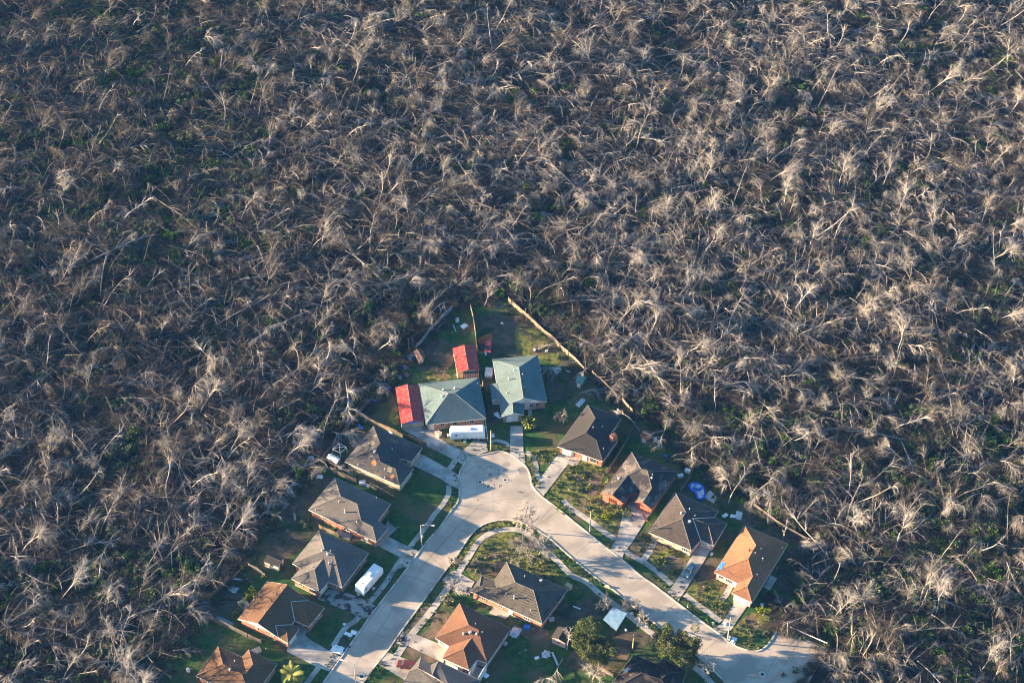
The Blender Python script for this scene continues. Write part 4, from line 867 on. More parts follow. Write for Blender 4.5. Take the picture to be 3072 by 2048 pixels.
# carport frame on the russet house
cs = [P(4, 1090, 1370, 2.6), P(4, 1170, 1402, 2.6), P(4, 1092, 1535, 2.6), P(4, 1015, 1492, 2.6)]; cc = sum(cs, Vector())/4
t = thing('patio_frame', (cc.x, cc.y, 0), 'white patio wall frame at the end of the russet-brown house', 'patio')
b = MB()
for i in range(4): a, d = cs[i], cs[(i+1) % 4]; e = d-a; m_ = (a+d)/2; b.box((m_.x, m_.y, 1.3), (e.length, .18, 2.6), math.atan2(e.y, e.x)) if i else None
b.build('wall', M_WHITE, t, world=True); MB().prism([Vector((q.x, q.y, 0)) for q in (cs if area2(cs) > 0 else cs[::-1])], .02, .08).build('floor', M_WALK, t, world=True)
JK = [(0, 'sheet', 'white', 1, 1008, 375, 2.0, 1.6, 'white boxy heap in the yard above the red shed'), (0, 'sheet', 'grey', 1, 945, 322, 2.0, 1.0, 'pale rumpled sheet near the top of the left back yard'),
 (0, 'board', 'white', 1, 812, 360, 3.2, .25, 'white plank lying by the blue-grey fence'), (0, 'board', 'grey', 1, 922, 395, 3.0, .25, 'grey plank standing out on the grass left of the white heap'),
 (0, 'barrel', 'blue', 1, 480, 755, 1.2, .9, 'blue drum by the junk pile behind the red carport'), (0, 'barrel', 'blue', 1, 340, 930, 1.2, .8, 'blue drum at the yard corner left of the red carport'),
 (0, 'barrel', 'blue', 1, 217, 1045, .9, .8, 'blue barrel against the dark fence by the red carport'), (0, 'barrel', 'blue', 1, 92, 1275, 1.6, .8, 'long blue drum lying behind the stained house'),
 (0, 'sheet', 'white', 1, 540, 640, 2.4, 1.8, 'white rags on the junk heap beside the collapsed shed'), (0, 'sheet', 'blue', 1, 545, 670, 1.4, 1.0, 'blue plastic scrap on the junk heap'),
 (0, 'sheet', 'red', 1, 520, 690, 1.6, .8, 'red scrap at the foot of the junk heap'), (0, 'sheet', 'grey', 1, 440, 825, 2.0, 1.0, 'grey sheet among the rubbish above the red carport'),
 (0, 'sheet', 'pink', 1, 495, 805, 1.5, 1.2, 'pinkish rubble beside the grey sheet above the red carport'), (0, 'chest', 'white', 1, 1225, 798, 3.0, 1.0, 'white broken cabinet between the two grey-green houses'),
 (0, 'sheet', 'white', 1, 1300, 1165, 2.6, 1.4, 'white crumpled cover beside the white garage door'), (0, 'sheet', 'dark', 1, 1270, 1200, 3.0, 2.0, 'dark scrap heap left of the white garage door'),
 (0, 'sheet', 'grey', 1, 1825, 765, 2.2, 1.8, 'grey panel lying in the right side yard'), (0, 'board', 'white', 1, 1893, 768, 3.6, .4, 'white broken pole across the grey panel in the right side yard'),
 (0, 'chest', 'white', 1, 1198, 626, .8, .6, 'small white bin in front of the red car'), (0, 'sheet', 'white', 1, 1340, 352, .9, .5, 'small white scrap high in the right back yard'),
 (0, 'chest', 'white', 1, 1630, 590, .6, .5, 'white bucket by the long tan fence'), (0, 'chest', 'white', 1, 1735, 602, .6, .5, 'white tub below the long tan fence'),
 (0, 'chest', 'tan', 1, 780, 1335, 1.6, 1.2, 'tan crate by the left end of the trailer'), (0, 'sheet', 'white', 1, 1260, 1340, 1.4, .8, 'white sign board beside the wooden pole'),
 (0, 'sheet', 'grey', 1, 2035, 1050, 3.2, 1.4, 'grey fallen awning behind the charcoal house'), (0, 'chest', 'white', 8, 930, 985, 1.6, .9, 'white freezer lying at the fence between stained and grey houses'),
 (0, 'sheet', 'white', 8, 990, 1000, 1.2, .9, 'white bags next to the fallen freezer'), (0, 'board', 'grey', 8, 880, 490, 4.5, 1.0, 'grey deck ramp at the rear corner of the stained house'),
 (0, 'sheet', 'white', 8, 1260, 375, 2.0, .6, 'white gutter scrap between fence and stained roof'), (0, 'chest', 'white', 8, 1305, 1005, .9, .7, 'white air conditioner against the tan wall of the stained house'),
 (0, 'barrel', 'blue', 8, 905, 330, 2.0, .8, 'blue float lying below the brown fence corner'), (0, 'sheet', 'blue', 8, 733, 445, 1.4, .9, 'blue and red scrap by the dark back fence'),
 (0, 'chest', 'white', 5, 1075, 358, 1.0, .8, 'white box nearest to the rusty barn shed'), (0, 'chest', 'white', 5, 1107, 378, 1.1, .8, 'middle white box on the grass by the rusty barn shed'),
 (0, 'chest', 'white', 5, 1108, 402, 1.0, .7, 'white box farthest down the grass from the rusty barn shed'), (0, 'barrel', 'blue', 5, 1167, 500, .9, .6, 'small blue bucket behind the peeling-roof house'),
 (0, 'chest', 'white', 5, 1360, 635, 1.4, 1.0, 'white tank by the curving grey fence'), (0, 'chest', 'white', 5, 1298, 677, 1.3, .9, 'white drum between the curving fence and peeling roof'),
 (0, 'board', 'grey', 5, 1285, 405, 3.0, .8, 'grey board leaning at the forest edge right of the rusty shed'), (0, 'sheet', 'white', 6, 1020, 455, 1.6, 1.0, 'white bags behind the pale-edged carport wing'),
 (0, 'sheet', 'white', 6, 1095, 462, 1.4, 1.0, 'white rubbish in the dark yard right of the carport wing'), (0, 'sheet', 'grey', 6, 1150, 455, 2.6, 1.6, 'broken pale rubble spread in the dark yard above the orange roof'),
 (0, 'board', 'brown', 6, 265, 475, 3.0, .35, 'brown plank by the garage of the peeling-roof house'), (0, 'chest', 'white', 6, 893, 825, .7, .5, 'white pot beside the drive of the blue car'),
 (0, 'sheet', 'white', 6, 1368, 1297, 1.0, .8, 'blue-white bag on the dark grass right of the orange-roofed house'), (0, 'sheet', 'white', 13, 985, 690, 2.2, 1.3, 'white sofa wreck at the foot of the leaning pole'),
 (0, 'chest', 'white', 13, 915, 660, 1.0, .7, 'white appliance beside the sofa wreck'), (0, 'sheet', 'white', 13, 870, 448, 1.1, .8, 'white bundle lying on the front walk near the leaning pole'),
 (0, 'sheet', 'white', 13, 683, 435, .8, .6, 'white litter on the verge left of the leaning pole'), (0, 'sheet', 'white', 3, 1810, 1045, 3.0, 2.2, 'pile of white sacks on the left street verge'),
 (0, 'sheet', 'dark', 3, 1900, 970, 4.0, 1.2, 'dark brush heap on the verge above the white sacks'), (0, 'sheet', 'white', 3, 2005, 845, 1.5, 1.2, 'white bag higher on the verge by the brush heap'),
 (0, 'sheet', 'white', 3, 1940, 870, 2.0, 1.0, 'pale rubbish on the walk beside the brush heap'), (0, 'sheet', 'white', 3, 1895, 750, .8, .6, 'white paper on the dark lawn of the gabled house'),
 (0, 'chest', 'white', 3, 60, 1300, .9, .8, 'white bucket left of the lower brown house'), (0, 'chest', 'tan', 3, 860, 1085, 2.2, 1.0, 'tan steps between the two brown houses'),
 (0, 'sheet', 'grey', 3, 590, 340, 2.2, 1.8, 'grey slab patch in the yard of the gabled house'), (0, 'board', 'white', 3, 640, 225, 3.4, .3, 'white post lying on the grey slab patch'),
 (0, 'board', 'bluegrey', 3, 480, 720, 4.8, 1.4, 'grey metal sheet leaning on the weathered fence'), (0, 'sheet', 'white', 3, 315, 105, 2.2, 1.8, 'white torn sheet under the brush at the yard corner'),
 (0, 'chest', 'tan', 3, 720, 540, 3.0, .9, 'tan bench along the wall of the gabled house'), (0, 'sheet', 'white', 2, 715, 715, 2.4, .8, 'white canoe-like scrap at the forest edge above the small shed'),
 (0, 'sheet', 'white', 2, 1350, 85, 1.4, .8, 'white scrap in the brush above the grey house'), (0, 'board', 'tan', 2, 1130, 440, 2.4, .5, 'pale upended trunk piece in the yard of the grey house'),
 (0, 'board', 'dark', 2, 1705, 985, 1.6, .3, 'dark grille against the house beside the slanting trailer'), (0, 'sheet', 'dark', 4, 440, 1190, 2.2, 1.6, 'dark bags on the verge opposite the russet house'),
 (0, 'sheet', 'grey', 4, 1420, 1130, 2.2, 3.2, 'twisted grey metal behind the russet house'), (0, 'chest', 'blue', 4, 1520, 1100, 1.4, 1.0, 'blue crate in the mud behind the torn-roofed house'),
 (0, 'chest', 'grey', 4, 1730, 1030, 1.2, .9, 'grey cabinet by the wall of the torn-roofed house'), (0, 'chest', 'tan', 4, 1875, 755, 1.6, 1.4, 'orange and white crate at the corner of the torn-roofed house'),
 (0, 'sheet', 'grey', 4, 1680, 1320, 2.2, 1.4, 'pale broken panels on the grass behind the russet house'), (0, 'sheet', 'white', 4, 1605, 1350, 1.2, .8, 'white scraps left of the broken panels'),
 (0, 'chest', 'grey', 4, 1335, 1240, .9, .8, 'grey drum beside the russet-brown roof edge'), (0, 'sheet', 'white', 4, 1165, 1500, 1.4, 1.2, 'pale gravel heap below the white patio frame'),
 (0, 'board', 'white', 7, 340, 450, 2.0, .3, 'white plank in the dark lot above the left oak'), (0, 'sheet', 'grey', 7, 100, 815, 2.0, 1.5, 'grey broken door below the pink-walled shed'),
 (0, 'board', 'grey', 7, 170, 850, 4.0, .5, 'fallen grey trellis below the pink-walled shed'), (0, 'sheet', 'white', 7, 770, 495, .9, .7, 'white can by the blue carport roof'),
 (0, 'sheet', 'white', 7, 725, 625, .8, .6, 'white scrap in the lot right of the blue carport'), (0, 'sheet', 'grey', 7, 735, 935, 1.4, .9, 'pale scrap lying on the mouldering roof'),
 (0, 'sheet', 'tan', 7, 590, 285, 2.0, 1.0, 'coiled brown hose-like litter on the right street kerb'), (0, 'sheet', 'white', 11, 1355, 990, 1.6, 1.2, 'white litter at the forest edge left of the stained house'),
 (0, 'board', 'white', 11, 1210, 730, 2.6, 1.6, 'white broken lattice in the brush left of the tiny shed'), (0, 'sheet', 'bluegrey', 11, 1050, 480, 4.0, 2.2, 'dark blue sheet half hidden in the dead trees'),
 (0, 'sheet', 'blue', 12, 1592, 972, 1.4, 1.0, 'small blue scrap deep in the dead trees right of the dead end'), (0, 'sheet', 'white', 12, 2160, 160, 1.2, 1.0, 'white litter in the dead trees near the right edge'),
 (0, 'sheet', 'white', 12, 560, 360, 1.6, 1.2, 'white junk beyond the grey fence above the orange roof'), (0, 'sheet', 'bluegrey', 12, 810, 590, 1.6, 1.4, 'pale slab by the end of the grey fence')]
JC = {'white': M_TRAILER, 'grey': M_METAL, 'blue': M_BLUE, 'red': M_RED, 'pink': M_PINKW, 'dark': M_DARK, 'tan': M_TANW, 'brown': M_RUST, 'bluegrey': M_WOODB}
NM = {'sheet': ('crumpled_sheet', 'scrap'), 'board': ('loose_board', 'board'), 'barrel': ('plastic_drum', 'drum'), 'chest': ('storage_box', 'box')}
rj = random.Random(3)
for i, (_, kd, colr, k, u, v, a, c, lab) in enumerate(JK):
    p = P(k, u, v, 0); rz = rj.uniform(0, 3.1); m_ = JC[colr]
    if 'roof' in lab and 'mouldering' in lab: p.z = 3.9; p = P(k, u, v, 3.9)
    if kd == 'sheet': crumple(NM[kd][0], lab, p, a, c, .45, m_, NM[kd][1], rz, i)
    elif kd == 'board':
        o = MB().box((0, 0, .12), (a, c, .07), 0, .03).box((a*.2, 0, .05), (.12, c*1.1, .09)).build(NM[kd][0], m_); o.location = p; o.rotation_euler.z = {'white plank lying by the blue-grey fence': .9, 'grey metal sheet leaning on the weathered fence': -.5, 'grey deck ramp at the rear corner of the stained house': .95}.get(lab, rz); tag(o, lab, 'board')
    elif kd == 'barrel':
        b = MB().lathe((0, 0, 0), [(c/2*.9, 0), (c/2, .06), (c/2, a*.33), (c/2*1.04, a*.35), (c/2, a*.37), (c/2, a*.94), (c/2*.9, a), (.02, a+.02)], 12); b.v = [(z-a/2, y, x+c/2) for x, y, z in b.v]
        o = b.build(NM[kd][0], m_); o.location = p; o.rotation_euler.z = rz; tag(o, lab, 'drum')
    else:
        b = MB().box((0, 0, c*.45), (a, a*.65, c*.9)).box((0, 0, c*.93), (a*1.05, a*.7, c*.08)); t = thing(NM[kd][0], p, lab, 'box', None, rz)
        MB().box((0, 0, c*.43), (a, a*.65, c*.86)).build('box_body', m_, t); MB().box((0, 0, c*.91), (a*1.05, a*.7, c*.09)).build('lid', M_WHITE if colr == 'white' else m_, t)

# ------------------------------------------------------------------ plants
def np_tubes(Pp, r0, r1, sides=3):
    """Pp (N,K,3) paths -> verts, quads"""
    N, K, _ = Pp.shape; T = np.gradient(Pp, axis=1); T /= np.linalg.norm(T, axis=2, keepdims=True)+1e-9
    ref = np.where(np.abs(T[..., 2:3]) < .9, np.array([0., 0, 1.]), np.array([1., 0, 0]))
    A = np.cross(T, ref); A /= np.linalg.norm(A, axis=2, keepdims=True)+1e-9; B = np.cross(T, A)
    r = (np.asarray(r0)[:, None]*(1-np.linspace(0, 1, K))+np.asarray(r1)[:, None]*np.linspace(0, 1, K))[..., None]
    V = np.stack([Pp+r*(math.cos(q)*A+math.sin(q)*B) for q in np.arange(sides)*2*math.pi/sides], 2)     # N,K,S,3
    idx = np.arange(N*K*sides).reshape(N, K, sides)
    F = np.stack([idx[:, :-1], np.roll(idx, -1, 2)[:, :-1], np.roll(idx, -1, 2)[:, 1:], idx[:, 1:]], -1).reshape(-1, 4)
    return V.reshape(-1, 3), F
def np_mesh(name, parts, mats):
    """parts: list of (verts, faces(M,4), material index)"""
    me = bpy.data.meshes.new(name); off = 0; VV, FF, MI = [], [], []
    for v, f, mi in parts: VV.append(v); FF.append(f+off); MI.append(np.full(len(f), mi)); off += len(v)
    V = np.concatenate(VV); F = np.concatenate(FF); mi = np.concatenate(MI)
    me.vertices.add(len(V)); me.vertices.foreach_set('co', V.astype(np.float32).ravel())
    me.loops.add(F.size); me.loops.foreach_set('vertex_index', F.astype(np.int32).ravel())
    me.polygons.add(len(F)); me.polygons.foreach_set('loop_start', np.arange(0, F.size, 4, dtype=np.int32))
    for m in mats: me.materials.append(m)
    me.polygons.foreach_set('material_index', mi.astype(np.int32)); me.update(calc_edges=True); me.validate()
    return me
def grow(rg, start, d, ln, K, droop, wob):
    N = len(start); Pp = np.zeros((N, K, 3)); Pp[:, 0] = start; d = d/(np.linalg.norm(d, axis=1, keepdims=True)+1e-9)
    for k in range(1, K):
        d = d+np.array([0, 0, -1.])*(droop/(K-1)) + rg.normal(0, wob, (N, 3)); d /= np.linalg.norm(d, axis=1, keepdims=True)
        Pp[:, k] = Pp[:, k-1]+d*(ln/(K-1))[:, None]
    return Pp
def on_paths(rg, Pp, n, lo, hi):
    N, K, _ = Pp.shape; i = rg.integers(0, N, n); s = rg.uniform(lo, hi, n)*(K-1); a = np.minimum(s.astype(int), K-2); f = (s-a)[:, None]
    return Pp[i, a]*(1-f)+Pp[i, a+1]*f, Pp[i, a+1]-Pp[i, a], s/(K-1), i
TREE = {   # height, lean, trunk droop, wobble, limbs(n, len, up, droop), l0, strands(n, len, droop, spread), fine(n, len, droop), trunk radius, side bias
 'mop':    dict(H=(4.5, 7.5), lean=.8, td=.7, wob=.08, L=(7, 3.4, .4, 1.0), l0=.4, S=(150, 1.8, 1.3, .40), F=(360, 1.2, 1.1), r=.11, sb=.9),
 'tangle': dict(H=(4, 6.5), lean=1.0, td=1.0, wob=.13, L=(9, 4.2, .25, .7), l0=.2, S=(150, 1.9, .9, .45), F=(360, 1.1, .8), r=.10, sb=.7),
 'spread': dict(H=(6, 9), lean=.65, td=.35, wob=.08, L=(9, 4.2, .65, .35), l0=.3, S=(150, 1.7, .4, .42), F=(360, 1.0, .4), r=.12, sb=.5),
 'snag':   dict(H=(8, 13), lean=.8, td=.35, wob=.08, L=(6, 2.2, .4, .3), l0=.35, S=(24, 1.3, .6, .6), F=(70, .9, .5), r=.13, sb=.4),
 'arch':   dict(H=(8, 12), lean=1.0, td=1.5, wob=.06, L=(8, 3.4, .15, 1.0), l0=.3, S=(150, 1.8, 1.4, .38), F=(360, 1.2, 1.1), r=.12, sb=1.2),
 'comb':   dict(H=(7, 11), lean=1.8, td=1.1, wob=.06, L=(11, 4.4, .15, .8), l0=.25, S=(150, 1.8, .9, .36), F=(360, 1.1, .9), r=.11, sb=1.6),
 'log':    dict(H=(11, 18), lean=5.0, td=.25, wob=.04, L=(10, 3.4, .4, .5), l0=.4, S=(90, 1.7, .6, .45), F=(190, 1.1, .5), r=.14, sb=.8)}
def unit(a): return a/(np.linalg.norm(a, axis=-1, keepdims=True)+1e-9)
def dead_tree(kind, seed):
    rg = np.random.default_rng(seed); q = TREE[kind]; H = rg.uniform(*q['H']); n, ln, up, dr = q['L']; sn, sl_, sd_, ss = q['S']; fn, fl_, fd_ = q['F']
    d0 = np.array([[q['lean'], 0, 1.0]]); st = np.array([[0, 0, -.15 if kind != 'log' else .35]])
    tr = grow(rg, st, d0, np.array([H]), 10, q['td'], q['wob'])
    tr[..., 2] = np.maximum(tr[..., 2], .2 if kind == 'log' else -.2)
    s, tg, fr, _ = on_paths(rg, tr, n, q['l0'], 1.0)
    wind = np.array([math.cos(rg.uniform(-1.2, 1.2)), math.sin(rg.uniform(-1.2, 1.2)), 0])*q['sb']       # the storm combed each crown one way
    a = np.arange(n)*2.4+rg.uniform(0, 6); d = np.stack([np.cos(a), np.sin(a), np.full(n, up)], 1)+unit(tg)*1.1+wind+rg.normal(0, .25, (n, 3))
    lb = grow(rg, s, d, ln*rg.uniform(.4, 1.35, n)*(1.25-.5*fr), 8, dr*.8, .09)
    s2, tg2, f2, _ = on_paths(rg, lb, sn, .2, 1.0)
    sd = unit(np.cross(tg2, np.array([0, 0, 1.]))+1e-6)*rg.choice([-1., 1.], (sn, 1))*rg.uniform(.1, .9, (sn, 1))
    sb = grow(rg, s2, unit(tg2)+sd+wind*.2+rg.normal(0, ss*.6, (sn, 3)), sl_*rg.uniform(.35, 1.3, sn), 8, sd_, .11)
    both = np.concatenate([lb, sb, sb]); s3, tg3, f3, _ = on_paths(rg, both, fn, .15, 1.0)
    tw = grow(rg, s3, unit(tg3)+rg.normal(0, ss*1.1, (fn, 3)), fl_*rg.uniform(.4, 1.4, fn), 5, fd_, .12)
    r = q['r']
    tv, tf = np_tubes(tr, [r], [r*.3], 7); lv, lf = np_tubes(lb, np.full(n, r*.62), np.full(n, .03), 5); sv, sf = np_tubes(sb, rg.uniform(.018, .046, sn), np.full(sn, .010), 3)
    wv, wf = np_tubes(tw, np.full(fn, .019), np.full(fn, .007), 3)
    for arr in (lv, sv, wv): arr[:, 2] = np.maximum(arr[:, 2], .03)
    trunk = [(tv, tf, 0), (lv, lf, 0)]; crown = [(sv, sf, 0), (wv, wf, 0)]
    al = [(tv, tf, 0), (lv, lf, 0), (sv, sf, 1), (wv, wf, 1)]
    return [(np_mesh('trunk', trunk, [mb_]), np_mesh('crown', crown, [mt_]), np_mesh('dead_tree', al, [mb_, mt_])) for mb_, mt_ in ((M_BARK, M_TWIG), (M_BARK2, M_TWIG2), (M_BARK, M_TWIG2))]
def leaf_faces(rg, C, size):
    n = len(C); u = rg.normal(0, 1, (n, 3)); u /= np.linalg.norm(u, axis=1, keepdims=True); v = np.cross(u, rg.normal(0, 1, (n, 3))); v /= np.linalg.norm(v, axis=1, keepdims=True)
    s = (size*rg.uniform(.6, 1.3, n))[:, None]; V = np.stack([C-u*s, C-v*s*.55, C+u*s, C+v*s*.55], 1).reshape(-1, 3)
    return V, np.arange(4*n).reshape(n, 4)
def blobs(rg, n, cen, rad, per):
    """leaf points on uneven clumps"""
    out = []
    for i in range(n):
        d = rg.normal(0, 1, (per, 3)); d /= np.linalg.norm(d, axis=1, keepdims=True); out.append(cen[i]+d*rad[i]*rg.uniform(.35, 1.05, (per, 1))**.6*np.array([1, 1, .8]))
    return np.concatenate(out)
def leafy_bush(seed, R_=1.3, leaf=.17, per=60, n=9):
    rg = np.random.default_rng(seed); cen = np.stack([rg.normal(0, R_*.5, n), rg.normal(0, R_*.5, n), rg.uniform(.25, .9, n)*R_], 1)
    C = blobs(rg, n, cen, rg.uniform(.3, .6, n)*R_, per); C[:, 2] = np.maximum(C[:, 2], .04); v, f = leaf_faces(rg, C, leaf)
    st = grow(rg, np.zeros((7, 3)), rg.normal(0, .6, (7, 3))+np.array([0, 0, 1.]), np.full(7, R_*.9), 4, .1, .1); sv, sf = np_tubes(st, np.full(7, .03), np.full(7, .01), 3)
    return (v, f), (sv, sf)
def scrub(seed, R_=2.6, n=230):
    rg = np.random.default_rng(seed); st = np.stack([rg.normal(0, R_*.45, n), rg.normal(0, R_*.45, n), rg.uniform(0, 1.3, n)], 1); a = rg.normal(0, .55, n)+rg.choice([0, 3.14], n)
    d = np.stack([np.cos(a), np.sin(a), rg.uniform(.0, .9, n)], 1); tw = grow(rg, st, d, rg.uniform(.8, 3.6, n), 6, .9, .16); tw[..., 2] = np.maximum(tw[..., 2], .02)
    return np_tubes(tw, rg.uniform(.014, .042, n), np.full(n, .008), 3)

# --- evergreen oaks
def oak(k, u, v, h, rad, label, seed):
    rg = np.random.default_rng(seed); p = P(k, u, v); t = thing('oak_tree', p, label, 'tree')
    tr = grow(rg, np.zeros((1, 3)), np.array([[.05, 0, 1.]]), np.array([h*.6]), 6, 0, .06); n = 11; s, tg, fr, _ = on_paths(rg, tr, n, .35, 1.); a = np.arange(n)*2.4
    lb = grow(rg, s, np.stack([np.cos(a), np.sin(a), np.full(n, .55)], 1), rad*rg.uniform(.7, 1.1, n), 6, .1, .12)
    tv, tf = np_tubes(tr, [.3], [.14], 9); lv, lf = np_tubes(lb, np.full(n, .14), np.full(n, .03), 5)
    me = np_mesh('trunk', [(tv, tf, 0), (lv, lf, 0)], [mat('oak_bark', (.09, .07, .055), (.15, .12, .1), 2)]); o = bpy.data.objects.new('trunk', me); COL.objects.link(o); o.parent = t
    nb = 95; cen = np.concatenate([lb[:, -1]+rg.normal(0, .5, (n, 3)), on_paths(rg, lb, nb-n, .45, 1.)[0]+rg.normal(0, .85, (nb-n, 3))*1.2+np.array([0, 0, .5])])
    C = blobs(rg, nb, cen, rg.uniform(.6, 1.45, nb), 270); vv, ff = leaf_faces(rg, C, .15)
    me = np_mesh('crown', [(vv, ff, 0)], [M_LEAFD]); o = bpy.data.objects.new('crown', me); COL.objects.link(o); o.parent = t
oak(7, 468, 842, 9.5, 5.2, 'dense green oak beside the pink-walled shed and blue carport roof', 4)
oak(7, 1090, 868, 9.0, 5.8, 'dense green oak overhanging the right street above the mouldering house', 9)

# --- palms
def frond_mesh(rg, base, a, el, ln, wdt, droop, fan=False):
    parts = []
    d = np.array([[math.cos(a)*math.cos(el), math.sin(a)*math.cos(el), math.sin(el)]]); st = grow(rg, np.array([base]), d, np.array([ln]), 8, droop, .02)[0]
    parts.append(np_tubes(st[None], [.04], [.012], 4))
    side = np.array([-math.sin(a), math.cos(a), 0]); V, F = [], []
    m = 22
    for i in range(m):
        s = .15+.85*i/m; x = s*7; j = min(int(x), 6); p = st[j]+(st[j+1]-st[j])*(x-j); tg = (st[j+1]-st[j]); tg /= np.linalg.norm(tg); L = wdt*(math.sin(math.pi*min(1, s*.9+.08))**.6+.12)
        for sd in (-1, 1):
            e = p+side*sd*L*.8+tg*L*.6+np.array([0, 0, -.35*L]); q = len(V); V += [p-tg*.05, p+tg*.05, e+tg*.03, e-tg*.03]; F.append([q, q+1, q+2, q+3])
    parts.append((np.array(V), np.array(F))); return parts
def palm(k, u, v, h, nfr, ln, wdt, label, seed, el=(-.1, 1.1), droop=1.1):
    rg = np.random.default_rng(seed); t = thing('palm_tree', P(k, u, v), label, 'palm')
    b = MB().tube([(0, 0, 0), (.05, 0, h*.5), (0, .05, h)], .26, 9, .2); b.build('trunk', mat('palm_trunk', (.14, .11, .08), (.22, .17, .12), 4), t)
    pt = []
    for i in range(nfr): pt += frond_mesh(rg, (0, .05, h), i*2.4+rg.uniform(-.2, .2), rg.uniform(*el), ln*rg.uniform(.8, 1.1), wdt, droop)
    me = np_mesh('frond', [(v_, f_, 0) for v_, f_ in pt], [M_PALM]); o = bpy.data.objects.new('crown', me); COL.objects.link(o); o.parent = t
palm(3, 1290, 1445, 3.4, 22, 3.2, .75, 'tall feathery palm at the bottom edge by the lower brown house', 2)
palm(1, 1578, 1262, 1.4, 60, 2.1, .5, 'round yellow-green palm bush beside the white garage drive', 3, el=(-.3, 1.4), droop=.6)

# --- single bare trees and bushes in the lots
def bare_tree(k, u, v, h, rad, label, seed, twm=None, brm=None, tw=420, droop=.2, up=.8, name='bare_tree', l0=.25, cat='tree', th=1.6):
    rg = np.random.default_rng(seed); t = thing(name, P(k, u, v), label, cat)
    tr = grow(rg, np.zeros((1, 3)), np.array([[.08, .02, 1.]]), np.array([h]), 8, 0, .07); n = 12; s, tg, fr, _ = on_paths(rg, tr, n, l0, 1.); a = np.arange(n)*2.4+1
    lb = grow(rg, s, np.stack([np.cos(a), np.sin(a), np.full(n, up)], 1)+rg.normal(0, .15, (n, 3)), rad*rg.uniform(.7, 1.2, n)*(1.2-.5*fr), 6, droop, .1)
    m = 40; s2, t2, _, _ = on_paths(rg, lb, m, .25, .95); sb = grow(rg, s2, t2/np.linalg.norm(t2, axis=1, keepdims=True)+rg.normal(0, .5, (m, 3)), rad*.55*rg.uniform(.5, 1.2, m), 5, droop, .12)
    s3, t3, _, _ = on_paths(rg, np.concatenate([lb[:, :5], sb]), tw, .25, 1.); tt = grow(rg, s3, t3/np.linalg.norm(t3, axis=1, keepdims=True)*.8+rg.normal(0, .5, (tw, 3)), rad*.35*rg.uniform(.5, 1.2, tw), 4, droop*1.3, .12)
    tv, tf = np_tubes(tr, [.13], [.04], 7); lv, lf = np_tubes(lb, np.full(n, .07*th), np.full(n, .02*th), 4); sv, sf = np_tubes(sb, np.full(m, .04*th), np.full(m, .014*th), 3); wv, wf = np_tubes(tt, np.full(tw, .02*th), np.full(tw, .008*th), 3)
    o = bpy.data.objects.new('trunk', np_mesh('trunk', [(tv, tf, 0), (lv, lf, 0)], [brm or M_BARK])); COL.objects.link(o); o.parent = t
    o = bpy.data.objects.new('crown', np_mesh('crown', [(sv, sf, 0), (wv, wf, 0)], [twm or M_TWIG])); COL.objects.link(o); o.parent = t
bare_tree(4, 1510, 270, 6.5, 3.0, 'pale budding bare tree at the tip of the corner island', 1, M_PINKT, M_BARK, 1300)
bare_tree(4, 1520, 520, 6.0, 3.9, 'grey shrubby bare tree on the corner island lawn', 2, None, None, 1200, droop=.4, th=1.8)
bare_tree(4, 1620, 470, 7.0, 3.4, 'pale bare tree with upright limbs near the right street kerb', 3, None, None, 700, th=1.9)
bare_tree(4, 885, 830, 6.0, 2.6, 'thin bare tree by the drive of the torn-roofed house', 4, M_PINKT, M_TWIGB, 260)
bare_tree(4, 880, 560, 2.4, 1.7, 'small pinkish leafless shrub on the left street verge', 5, M_PINKT, M_TWIGB, 420)
bare_tree(1, 1850, 1225, 2.2, 2.0, 'round tan leafless bush on the lawn left of the charcoal house', 6, M_TWIG, None, 800, droop=.1, name='bare_bush', l0=.05, cat='bush')
bare_tree(7, 560, 470, 3.2, 2.0, 'grey brushy shrub behind the blue carport roof', 7, None, None, 500)
bare_tree(7, 765, 470, 3.2, 2.2, 'grey leafy shrub on the verge beside the right street', 8, None, None, 600)
bare_tree(7, 855, 605, 5.0, 1.9, 'thin pale bare tree between blue carport and right oak', 10, None, None, 200)
bare_tree(7, 1345, 1030, 7.5, 3.6, 'large pale bare tree with upswept limbs at the bottom street corner', 11, M_BARK, M_BARK, 110, droop=.1, up=1.1)
bare_tree(7, 262, 780, 6.5, 1.6, 'pale broken bare tree in front of the pink-walled shed', 12, M_BARK, M_BARK, 160)
bare_tree(7, 465, 1010, 5.0, 2.8, 'spiky grey bare tree at the bottom beneath the left oak', 13, None, None, 300, up=.4)
bare_tree(7, 1010, 1030, 3.0, 2.6, 'brushy brown bush at the bottom edge by the mouldering house', 14, M_TWIGB, None, 500, droop=.4)
bare_tree(1, 310, 880, 4.5, 1.8, 'upright bare sapling clump beside the rubbish pile', 15, None, None, 350, up=1.6)
bare_tree(6, 1560, 690, 7.0, .8, 'slim white snag in the yard behind the orange-roofed house', 16, M_BARK, M_BARK, 14)

# ------------------------------------------------------------------ the dead forest
rf = random.Random(11)
KINDS = ['mop', 'tangle', 'spread', 'snag', 'arch', 'comb', 'log']
VAR = {kd: [v for j in range(n) for v in dead_tree(kd, 100*i+j)] for i, (kd, n) in enumerate(zip(KINDS, (6, 6, 5, 4, 6, 6, 5)))}
LOT2 = [(p.x, p.y) for p in LOT]
def in_lot(x, y):
    c = False; n = len(LOT2)
    for i in range(n):
        (x1, y1), (x2, y2) = LOT2[i], LOT2[i-1]
        if (y1 > y) != (y2 > y) and x < (x2-x1)*(y-y1)/(y2-y1)+x1: c = not c
    return c
def in_poly(L2, x, y):
    c = False; n = len(L2)
    for i in range(n):
        (x1, y1), (x2, y2) = L2[i], L2[i-1]
        if (y1 > y) != (y2 > y) and x < (x2-x1)*(y-y1)/(y2-y1)+x1: c = not c
    return c
ROADP = [(p.x, p.y) for p in road_pts]
